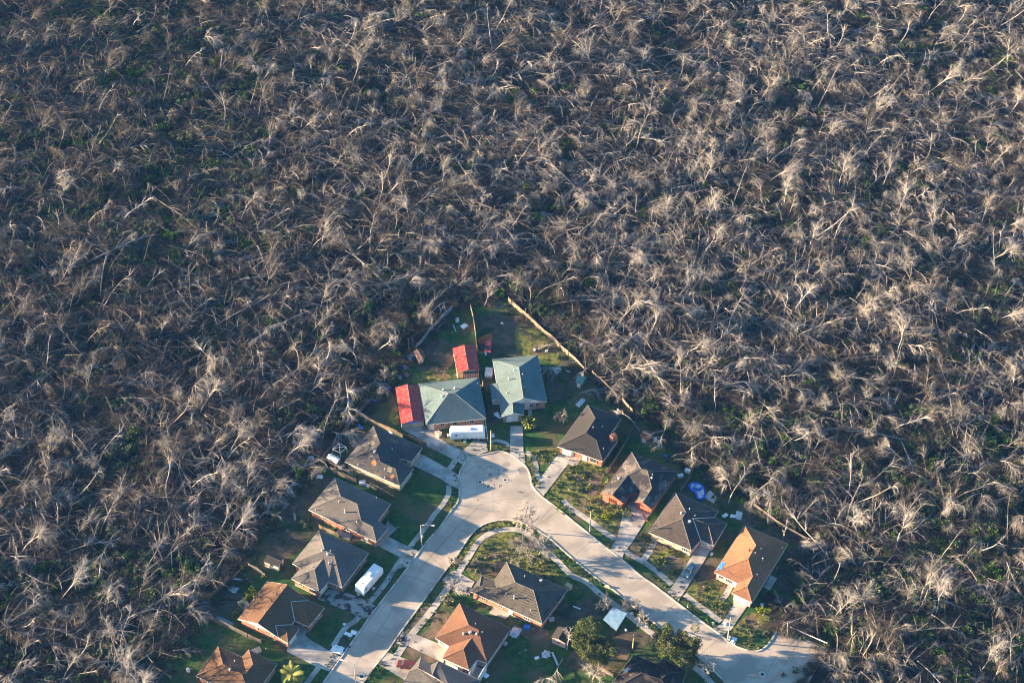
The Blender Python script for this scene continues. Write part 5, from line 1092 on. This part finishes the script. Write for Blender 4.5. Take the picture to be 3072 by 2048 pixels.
def lot_d(x, y):
    p = Vector((x, y, 0)); return min(seg_d(p, LOT[i], LOT[i-1]) for i in range(len(LOT)))
def scatter(rg, spacing, margin, keep):
    pts = []; x0, x1, y0, y1 = -300, 290, 195, 560
    nx, ny = int((x1-x0)/spacing), int((y1-y0)/spacing)
    for i in range(nx):
        for j in range(ny):
            x = x0+(i+rg.uniform(0, 1))*spacing; y = y0+(j+rg.uniform(0, 1))*spacing; px, py = PX((x, y, 2))
            if px < -420 or px > 3072+160 or py > 2048+260 or py < -200: continue
            if in_lot(x, y) or not keep(x, y, px, py): continue
            if margin > 0 and (lot_d(x, y) < margin or px > 2380 and 1800 < py < 2048 and lot_d(x, y) < 4.2): continue
            pts.append((x, y, px, py))
    return pts
from mathutils import noise as mn
def openness(x, y, px, py):                                         # where the wood thins out into clearings
    n = mn.noise(Vector((x*.055, y*.055, 2.3)))+.5*mn.noise(Vector((x*.14, y*.14, 6.1)))
    return n+(.26 if px > 1850 and py > 1250 else 0)+(.12 if px < 800 and py < 800 else 0)+(.12 if px < 500 and py > 1100 else 0)
tree_pts = scatter(rf, 3.9, 1.8, lambda x, y, px, py: rf.random() < (.86 if openness(x, y, px, py) < .2 else .40))
from mathutils import noise as mn
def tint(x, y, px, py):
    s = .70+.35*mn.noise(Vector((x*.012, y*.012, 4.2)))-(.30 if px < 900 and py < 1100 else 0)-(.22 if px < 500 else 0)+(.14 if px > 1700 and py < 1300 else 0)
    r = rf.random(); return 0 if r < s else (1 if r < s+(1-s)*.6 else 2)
WT = {'mop': 13, 'tangle': 20, 'spread': 13, 'snag': 13, 'arch': 11, 'comb': 20, 'log': 15}
placed = []
for x, y, px, py in tree_pts:
    kd = rf.choices(KINDS, [WT[q] for q in KINDS])[0]
    d = rf.choice([rf.gauss(.75, .3), rf.gauss(.9, .5), rf.gauss(-2.3, .4), rf.gauss(-.6, .5), rf.uniform(-3.14, 3.14)])
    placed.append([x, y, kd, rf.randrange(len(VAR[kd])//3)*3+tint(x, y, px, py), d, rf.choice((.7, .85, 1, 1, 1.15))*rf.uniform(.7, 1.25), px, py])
# trees the photograph shows clearly: (crop, u, v, kind, variant, heading, scale)
HERO = [(10, 885, 1140, 'log', 0, .55, .95), (10, 1085, 1010, 'spread', 1, 0, 1.2), (10, 1190, 1350, 'arch', 2, .1, .8), (12, 700, 1120, 'mop', 1, 2.0, 1.0), (12, 790, 1080, 'tangle', 3, 1.2, 1.0), (12, 1010, 1230, 'mop', 2, .6, 1.1), (12, 1110, 1450, 'arch', 1, -.3, 1.0),
        (12, 1180, 1390, 'mop', 0, 1, 1.15), (12, 450, 230, 'mop', 4, 0, 1.1), (12, 300, 260, 'mop', 5, 2, 1.1), (12, 265, 300, 'snag', 1, 1.4, 1.2), (12, 1075, 470, 'snag', 2, 1.2, 1.2), (12, 1600, 960, 'log', 1, .9, .8), (12, 2070, 1110, 'mop', 1, .7, 1.2),
        (12, 1690, 1000, 'snag', 0, 1.7, 1.0), (5, 940, 270, 'arch', 0, 2.3, 1.0), (1, 2010, 980, 'tangle', 2, .3, 1.1), (1, 2100, 960, 'log', 2, .15, .8), (1, 1000, 110, 'log', 3, .2, .9), (1, 1180, 200, 'spread', 2, .6, .9), (11, 1240, 640, 'log', 1, -.62, .8), (11, 1600, 960, 'tangle', 1, 2.4, .9),
        (11, 700, 830, 'tangle', 3, .3, 1.2), (11, 230, 1280, 'spread', 3, 1.2, 1.1), (8, 560, 230, 'mop', 2, 1.0, 1.2), (8, 760, 380, 'tangle', 0, -1, .9), (2, 790, 500, 'tangle', 4, 1, 1.1), (2, 550, 640, 'spread', 4, .4, 1.1), (10, 320, 400, 'snag', 3, 1.9, 1.2), (10, 150, 1100, 'mop', 4, 0, 1.1), (10, 440, 1560, 'spread', 0, 1, .9),
        (10, 880, 1500, 'snag', 0, 2.2, 1.2), (2, 450, 900, 'tangle', 5, .8, .95), (7, 230, 850, 'log', 0, -1.9, .7), (7, 130, 1000, 'mop', 5, -2.2, .9), (12, 2200, 1000, 'log', 3, .1, .9), (12, 1500, 70, 'arch', 3, -.7, 1.2), (12, 1370, 460, 'arch', 4, .4, 1.0)]
hero = []
for k, u, v, kd, vi, d, s in HERO:
    p = P(k, u, v); px, py = PX(p); hero.append([p.x, p.y, kd, (vi*3) % len(VAR[kd]), d, s, px, py])
inview = [q for q in placed if -10 < q[6] < 3082 and -10 < q[7] < 2058]
inview.sort(key=lambda q: q[0]**2+q[1]**2+CAM_H**2)
indiv = hero+inview[:292-len(hero)]
ids = {id(q) for q in indiv}
rest = [q for q in placed if id(q) not in ids]
LAND = [('the red carport', P(1, 400, 1080)), ('the junk yard', P(1, 640, 520)), ('the yard tips', P(1, 1150, 120)), ('the long tan fence', P(1, 1800, 500)), ('the green shed', P(1, 2060, 850)), ('the rusty shed', P(5, 1020, 320)),
        ('the blue pool', P(5, 1500, 800)), ('the rear grey fence', P(6, 1500, 520)), ('the orange-roofed house', P(6, 1500, 1000)), ('the guard rail', P(7, 2200, 690)), ('the lower right corner', P(0, 2980, 1980)), ('the right edge', P(0, 3060, 1550)),
        ('the stained house', P(8, 600, 500)), ('the tiny tan shed', P(8, 500, 680)), ('the grey house', P(2, 1150, 250)), ('the grey-roofed shed', P(2, 870, 800)), ('the gabled house', P(3, 350, 400)), ('the lower brown house', P(3, 150, 1200)), ('the lower left corner', P(0, 90, 1970)), ('the left edge', P(0, 20, 1550)), ('the dim left wood', P(0, 420, 1500)), ('the left oak', P(7, 300, 900))]
DESC = {'mop': ('drooping_dead_tree', 'mop-headed dead tree'), 'tangle': ('tangled_dead_tree', 'low tangled dead tree'), 'spread': ('bare_dead_tree', 'bare spreading dead tree'), 'snag': ('dead_snag', 'thin bleached snag'), 'arch': ('bowed_dead_tree', 'bowed dead tree'), 'comb': ('swept_dead_tree', 'wind-combed dead tree'), 'log': ('fallen_dead_tree', 'fallen dead tree')}
def side(dx, dy):
    a = math.degrees(math.atan2(dy, dx)) % 360
    return ['right of', 'upper right of', 'above', 'upper left of', 'left of', 'lower left of', 'below', 'lower right of'][int((a+22.5)//45) % 8]
buckets = {}
for q in indiv:
    L = min(LAND, key=lambda l: (l[1].x-q[0])**2+(l[1].y-q[1])**2); dd = math.hypot(L[1].x-q[0], L[1].y-q[1])
    lean = {0: 'rightward', 1: 'upward', 2: 'leftward', 3: 'downward'}[int(((math.degrees(q[4])+45) % 360)//90)]
    verb = {'log': 'lying', 'arch': 'bowing', 'snag': 'tilting', 'spread': 'leaning', 'mop': 'slumping', 'tangle': 'sprawling', 'comb': 'streaming'}[q[2]]
    buckets.setdefault((DESC[q[2]][1], verb+' '+lean, side(q[0]-L[1].x, q[1]-L[1].y)+' '+L[0]), []).append((dd, q))
ORD = ['nearest', 'second nearest', 'third nearest', 'fourth nearest', 'fifth nearest', 'sixth nearest', 'seventh nearest', 'eighth nearest']
for (ds, ln, wh), lst in buckets.items():
    lst.sort(key=lambda z: z[0])
    for i, (dd, q) in enumerate(lst):
        lab = f"{ds}, {ln}, {wh}" + (f", {ORD[min(i, 7)]}" if len(lst) > 1 else '')
        t = thing(DESC[q[2]][0], (q[0], q[1], 0), lab, 'dead tree', 'dead trees of the storm-killed wood', q[4]); t.scale = (q[5],)*3
        tm, cm, _ = VAR[q[2]][q[3]]
        for nm, me in (('trunk', tm), ('crown', cm)):
            o = bpy.data.objects.new(nm, me); COL.objects.link(o); o.parent = t

# --- the rest of the wood, scrub and undergrowth: uncountable masses spread with geometry nodes
def mass(name, label, cat, meshes, pts, seed):
    """pts rows: x, y, z, rot, scale, mesh index"""
    src = bpy.data.collections.new(name+'_sources')
    for i, me in enumerate(meshes): src.objects.link(bpy.data.objects.new(f"{name}_source_{chr(97+i//26)}{chr(97+i % 26)}", me))
    A = np.array(pts, dtype=np.float32); me = bpy.data.meshes.new(name); me.vertices.add(len(A)); me.vertices.foreach_set('co', A[:, :3].ravel())
    a = me.attributes.new('turn', 'FLOAT_VECTOR', 'POINT'); rv = np.zeros((len(A), 3), np.float32); rv[:, 2] = A[:, 3]; a.data.foreach_set('vector', rv.ravel())
    a = me.attributes.new('size', 'FLOAT', 'POINT'); a.data.foreach_set('value', A[:, 4].copy())
    a = me.attributes.new('pick', 'INT', 'POINT'); a.data.foreach_set('value', A[:, 5].astype(np.int32))
    o = bpy.data.objects.new(name, me); COL.objects.link(o); tag(o, label, cat, kind='stuff')
    ng = bpy.data.node_groups.new(name, 'GeometryNodeTree'); ng.interface.new_socket('Geometry', in_out='INPUT', socket_type='NodeSocketGeometry'); ng.interface.new_socket('Geometry', in_out='OUTPUT', socket_type='NodeSocketGeometry')
    N = ng.nodes; L = ng.links; gi = N.new('NodeGroupInput'); go = N.new('NodeGroupOutput'); ip = N.new('GeometryNodeInstanceOnPoints'); ci = N.new('GeometryNodeCollectionInfo')
    ci.inputs['Collection'].default_value = src; ci.inputs['Separate Children'].default_value = True; ci.inputs['Reset Children'].default_value = True
    def na(nm, ty): n = N.new('GeometryNodeInputNamedAttribute'); n.data_type = ty; n.inputs['Name'].default_value = nm; return n.outputs['Attribute']
    L.new(gi.outputs[0], ip.inputs['Points']); L.new(ci.outputs[0], ip.inputs['Instance']); ip.inputs['Pick Instance'].default_value = True
    L.new(na('pick', 'INT'), ip.inputs['Instance Index']); L.new(na('turn', 'FLOAT_VECTOR'), ip.inputs['Rotation']); L.new(na('size', 'FLOAT'), ip.inputs['Scale']); L.new(ip.outputs[0], go.inputs[0])
    md = o.modifiers.new('spread', 'NODES'); md.node_group = ng
    return o
off = {}; allm = []
for kd in KINDS:
    off[kd] = len(allm); allm += [v[2] for v in VAR[kd]]
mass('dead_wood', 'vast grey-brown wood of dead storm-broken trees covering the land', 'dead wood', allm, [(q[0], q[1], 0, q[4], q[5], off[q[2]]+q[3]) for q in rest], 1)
def branch_tangle(seed):
    rg = np.random.default_rng(seed); n = 9; st = np.stack([rg.normal(0, 2.0, n), rg.normal(0, 2.0, n), rg.uniform(0, 3.2, n)], 1); a = rg.normal(0, .5, n)+rg.choice([0, 0, 3.14, 1.4], n)
    lb = grow(rg, st, np.stack([np.cos(a), np.sin(a), rg.uniform(-.15, .8, n)], 1), rg.uniform(3, 8.5, n), 9, .7, .07); m = 190; s, tg, fr, _ = on_paths(rg, lb, m, .2, 1.)
    sd = unit(np.cross(tg, np.array([0, 0, 1.]))+1e-6)*rg.choice([-1., 1.], (m, 1))*rg.uniform(.2, .9, (m, 1)); sb = grow(rg, s, unit(tg)+sd+rg.normal(0, .25, (m, 3)), rg.uniform(.5, 2.2, m), 6, .9, .1)
    lb[..., 2] = np.maximum(lb[..., 2], .04); sb[..., 2] = np.maximum(sb[..., 2], .03)
    lv, lf = np_tubes(lb, rg.uniform(.04, .10, n), np.full(n, .02), 4); sv, sf = np_tubes(sb, rg.uniform(.014, .034, m), np.full(m, .008), 3)
    return [np_mesh('branch_tangle', [(lv, lf, 0), (sv, sf, 1)], mm) for mm in ([M_BARK, M_TWIG], [M_BARK2, M_TWIG2], [M_BARK2, M_TWIGB])]
btm = [v for i in range(9) for v in branch_tangle(700+i)]
bt = scatter(rf, 3.3, 1.6, lambda x, y, px, py: rf.random() < (.62 if openness(x, y, px, py) < .12 else .10))
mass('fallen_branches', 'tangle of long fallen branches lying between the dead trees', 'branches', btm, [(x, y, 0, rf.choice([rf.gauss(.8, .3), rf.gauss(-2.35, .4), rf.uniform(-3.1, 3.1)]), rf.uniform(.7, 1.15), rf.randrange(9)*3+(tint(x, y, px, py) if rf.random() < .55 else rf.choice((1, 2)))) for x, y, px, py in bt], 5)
scm = [np_mesh('scrub', [(*scrub(40+i), 0)], [(M_TWIGB, M_TWIG2, M_TWIG2)[i % 3]]) for i in range(6)]
sp = scatter(rf, 2.8, -1, lambda x, y, px, py: rf.random() < .5)
mass('brown_scrub', 'matted brown scrub and fallen twigs under the dead trees', 'scrub', scm, [(x, y, 0, rf.uniform(0, 6.28), rf.uniform(.5, 1.2), rf.randrange(6)) for x, y, _, _ in sp], 2)
def bmesh_of(i, **kw):
    (v, f), (sv, sf) = leafy_bush(60+i, **kw); return np_mesh('bush', [(v, f, 0), (sv, sf, 1)], [M_LEAF, M_TWIGB])
bm_ = [bmesh_of(i) for i in range(5)]
from mathutils import noise as mn
def green(x, y, px, py):
    if openness(x, y, px, py) > .15 and rf.random() < (.9 if px > 1850 and py > 1200 or px < 800 and (py < 800 or py > 1650) else .38): return True
    n = mn.noise(Vector((x*.022, y*.022, 1.7)))
    base = .10+max(0, n)*.45
    if px < 700 and py < 900: base += .22
    if px > 1800 and py > 1200: base += .42
    if px < 760 and py > 1650: base += .16
    dl = lot_d(x, y)
    if dl < 14: base += .30*(1-dl/14)
    return rf.random() < base
gp_ = scatter(rf, 3.1, .5, green)
mass('undergrowth', 'dark green leafy undergrowth between the dead trees', 'undergrowth', bm_, [(x, y, 0, rf.uniform(0, 6.28), rf.uniform(.55, 1.45), rf.randrange(5)) for x, y, _, _ in gp_], 3)
# weeds in the yards
wm_ = []
for i in range(4):
    (v, f), _ = leafy_bush(80+i, R_=.30, leaf=.08, per=18, n=6); wm_.append(np_mesh('weed', [(v, f, 0)], [M_LEAFY if i < 3 else M_LEAF]))
WZ = [G(5, 310, 570, 420, 530, 640, 640, 800, 940, 850, 1000, 740, 1190, 480, 1020, 150, 780), G(5, 100, 850, 250, 930, 300, 1030, 480, 1150, 200, 960), G(4, 1000, 600, 1100, 420, 1200, 310, 1450, 280, 1700, 500, 2000, 800, 1700, 700, 1350, 540, 1230, 640, 1080, 690),
      G(6, 310, 850, 390, 720, 700, 840, 540, 1080, 400, 990), G(6, 650, 1170, 740, 1060, 920, 1060, 1040, 1130, 980, 1250, 1080, 1300, 1000, 1430, 800, 1300), G(13, 1000, 480, 1250, 280, 1450, 400, 1260, 700, 940, 640), G(4, 1180, 200, 1460, 190, 1110, 310, 960, 560, 910, 540, 1000, 400),
      G(4, 570, 1120, 690, 940, 770, 940, 640, 1100), G(4, 770, 880, 850, 770, 900, 860, 1150, 880, 1120, 960, 900, 950), G(6, 230, 700, 340, 560, 370, 640, 300, 800), G(6, 110, 730, 240, 650, 330, 690, 230, 830), G(7, 1150, 370, 1260, 420, 1460, 580, 1400, 600), G(1, 1560, 1480, 1830, 1460, 1840, 1560, 1600, 1590),
      G(4, 1500, 560, 1640, 480, 2080, 880, 1900, 760, 1600, 640), G(4, 1720, 440, 1960, 640, 2230, 840, 1990, 760, 1820, 560), G(3, 560, 600, 760, 340, 840, 330, 690, 560, 610, 700), G(2, 880, 480, 1000, 390, 1000, 470, 900, 520), G(2, 1220, 420, 1500, 540, 1470, 590, 1280, 500), G(9, 1540, 200, 1680, 330, 1750, 700, 1660, 640)]
wp = []
rw = random.Random(8)
for z in WZ:
    xs = [p.x for p in z]; ys = [p.y for p in z]; area = abs(area2(z))/2; n = int(area*2.0)
    zz = [(p.x, p.y) for p in z]; c = 0
    while c < n:
        x, y = rw.uniform(min(xs), max(xs)), rw.uniform(min(ys), max(ys)); c += .5; ins = False
        for i in range(len(zz)):
            (x1, y1), (x2, y2) = zz[i], zz[i-1]
            if (y1 > y) != (y2 > y) and x < (x2-x1)*(y-y1)/(y2-y1)+x1: ins = not ins
        if ins and mn.noise(Vector((x*.25, y*.25, 3))) > -.25+rw.uniform(-.2, .2): c += .5; wp.append((x, y, .0, rw.uniform(0, 6.28), rw.choice((.5, .7, 1, 1.5))*rw.uniform(.7, 1.3), rw.randrange(4)))
for kl in (lk, uk, il, ir):                                        # weeds on the verges behind the kerbs
    for a, b_ in zip(kl, kl[1:]):
        d = b_-a; L_ = d.length; nn = Vector((-d.y, d.x, 0)).normalized()
        if in_poly(ROADP, *((a+b_)/2+nn*.8).xy): nn = -nn
        for i in range(int(L_*3.2)):
            q = a+d*rw.random()+nn*rw.uniform(.25, 2.3)
            if mn.noise(Vector((q.x*.2, q.y*.2, 7))) > -.15 and PX(q)[1] < 2100: wp.append((q.x, q.y, 0, rw.uniform(0, 6.28), rw.uniform(.4, 1.1), rw.randrange(4)))
for i in range(1500):                                               # stray tufts on the lawns
    x, y = rw.uniform(-60, 110), rw.uniform(225, 330)
    if in_lot(x, y) and not in_poly(ROADP, x, y) and mn.noise(Vector((x*.09, y*.09, 5))) > .02: wp.append((x, y, 0, rw.uniform(0, 6.28), rw.uniform(.3, .8), rw.choice((0, 3, 3))))
mass('weeds', 'yellow-green weeds growing wild over the front yards', 'weeds', wm_, wp, 4)
# litter and leaf scraps blown over the yards
lm_ = []
for i, m_ in enumerate((M_TRAILER, M_WOODG, M_TANW, M_TWIGB, M_WOODB, M_METAL)):
    rg = np.random.default_rng(500+i); v, f = leaf_faces(rg, rg.normal(0, .12, (4, 3))*np.array([1, 1, .2])+np.array([0, 0, .06]), .16); lm_.append(np_mesh('litter', [(v, f, 0)], [m_]))
lt = []
ys = [p.y for p in LOT]; xs = [p.x for p in LOT]
while len(lt) < 1500:
    x, y = rw.uniform(min(xs), max(xs)), rw.uniform(max(min(ys), 200), max(ys))
    if not in_lot(x, y) or in_poly(ROADP, x, y) and rw.random() < .9 or mn.noise(Vector((x*.08, y*.08, 9))) < rw.uniform(-.2, .35): continue
    lt.append((x, y, .1, rw.uniform(0, 6.28), rw.choice((.5, .7, .7, 1, 1.6)), rw.choice((0, 1, 1, 2, 3, 3, 3, 4, 5))))
mass('litter', 'small scraps and twigs blown over yards and streets', 'litter', lm_, lt, 6)
et = []
while len(et) < 420:
    x, y = rw.uniform(min(xs), max(xs)), rw.uniform(max(min(ys), 200), max(ys))
    if in_lot(x, y) and lot_d(x, y) < abs(rw.gauss(0, 2.2)): et.append((x, y, 0, rw.uniform(0, 6.28), rw.uniform(.2, .6), rw.randrange(6)))
mass('edge_scrub', 'dry brush creeping into the yards along the fences', 'scrub', scm, et, 7)
eg = []
while len(eg) < 330:
    x, y = rw.uniform(min(xs), max(xs)), rw.uniform(max(min(ys), 200), max(ys))
    if in_lot(x, y) and lot_d(x, y) < abs(rw.gauss(0, 3.0)): eg.append((x, y, 0, rw.uniform(0, 6.28), rw.uniform(.25, .7), rw.randrange(5)))
mass('edge_weeds', 'green weeds along the overgrown back fences', 'weeds', bm_, eg, 8)
# leafy bushes one can pick out in the yards
BUSH = [(2, 930, 450, 1.5, 'dark leafy bush where the white path meets the yard'), (4, 835, 870, 1.1, 'bright leafy bush between the silver car and the walk'), (5, 645, 1030, .9, 'small round bush on the weedy yard of the peeling-roof house'), (5, 820, 985, 1.2, 'leafy bush at the garage corner of the peeling-roof house'),
        (3, 800, 420, 1.2, 'leafy bush at the back wall of the gabled house'), (3, 640, 590, 1.1, 'pale scrubby bush at the back corner of the gabled house'), (8, 1250, 1320, .01, ''), (7, 1800, 480, .9, 'leafy bush right of the orange-roofed house'), (1, 390, 850, 1.1, 'dark bush beside the rubbish above the red carport'), (2, 1210, 520, .8, 'small leafy bush in the yard of the grey house')]
for i, (k, u, v, s, lab) in enumerate(BUSH):
    if not lab: continue
    t = thing('leafy_bush', P(k, u, v), lab, 'bush', None, i*1.1); t.scale = (s,)*3
    (v_, f_), (sv, sf) = leafy_bush(200+i)
    for nm, vv, ff, mm in (('foliage', v_, f_, M_LEAFY if i in (1, 2, 4, 7) else M_LEAF), ('stems', sv, sf, M_TWIGB)):
        o = bpy.data.objects.new(nm, np_mesh(nm, [(vv, ff, 0)], [mm])); COL.objects.link(o); o.parent = t
# pale gravel path at the forest edge
strip('path', smoothline(G(11, 1010, 1090, 930, 1200, 850, 1330, 760, 1440, 650, 1530)), 2.6, .03, mat('pale_gravel', (.42, .41, .40), (.55, .54, .52), .9, c3=(.2, .2, .18), scale3=.5), h=.02)

# ------------------------------------------------------------------ evening haze over the land
hz = MB().box((0, 3000, 175.5), (13000, 13000, 353)).build('haze', bpy.data.materials.new('haze')); hz['kind'] = 'stuff'; tag(hz, 'thin blue evening haze over the land', 'haze')
hm = hz.data.materials[0]; hm.use_nodes = True; hn = hm.node_tree; hn.nodes.clear()
ho = hn.nodes.new('ShaderNodeOutputMaterial'); hv = hn.nodes.new('ShaderNodeVolumePrincipled'); hv.inputs['Color'].default_value = (.13, .38, 1.0, 1); hv.inputs['Density'].default_value = 0.00004; hv.inputs['Anisotropy'].default_value = 0.0
hn.links.new(hv.outputs[0], ho.inputs['Volume'])
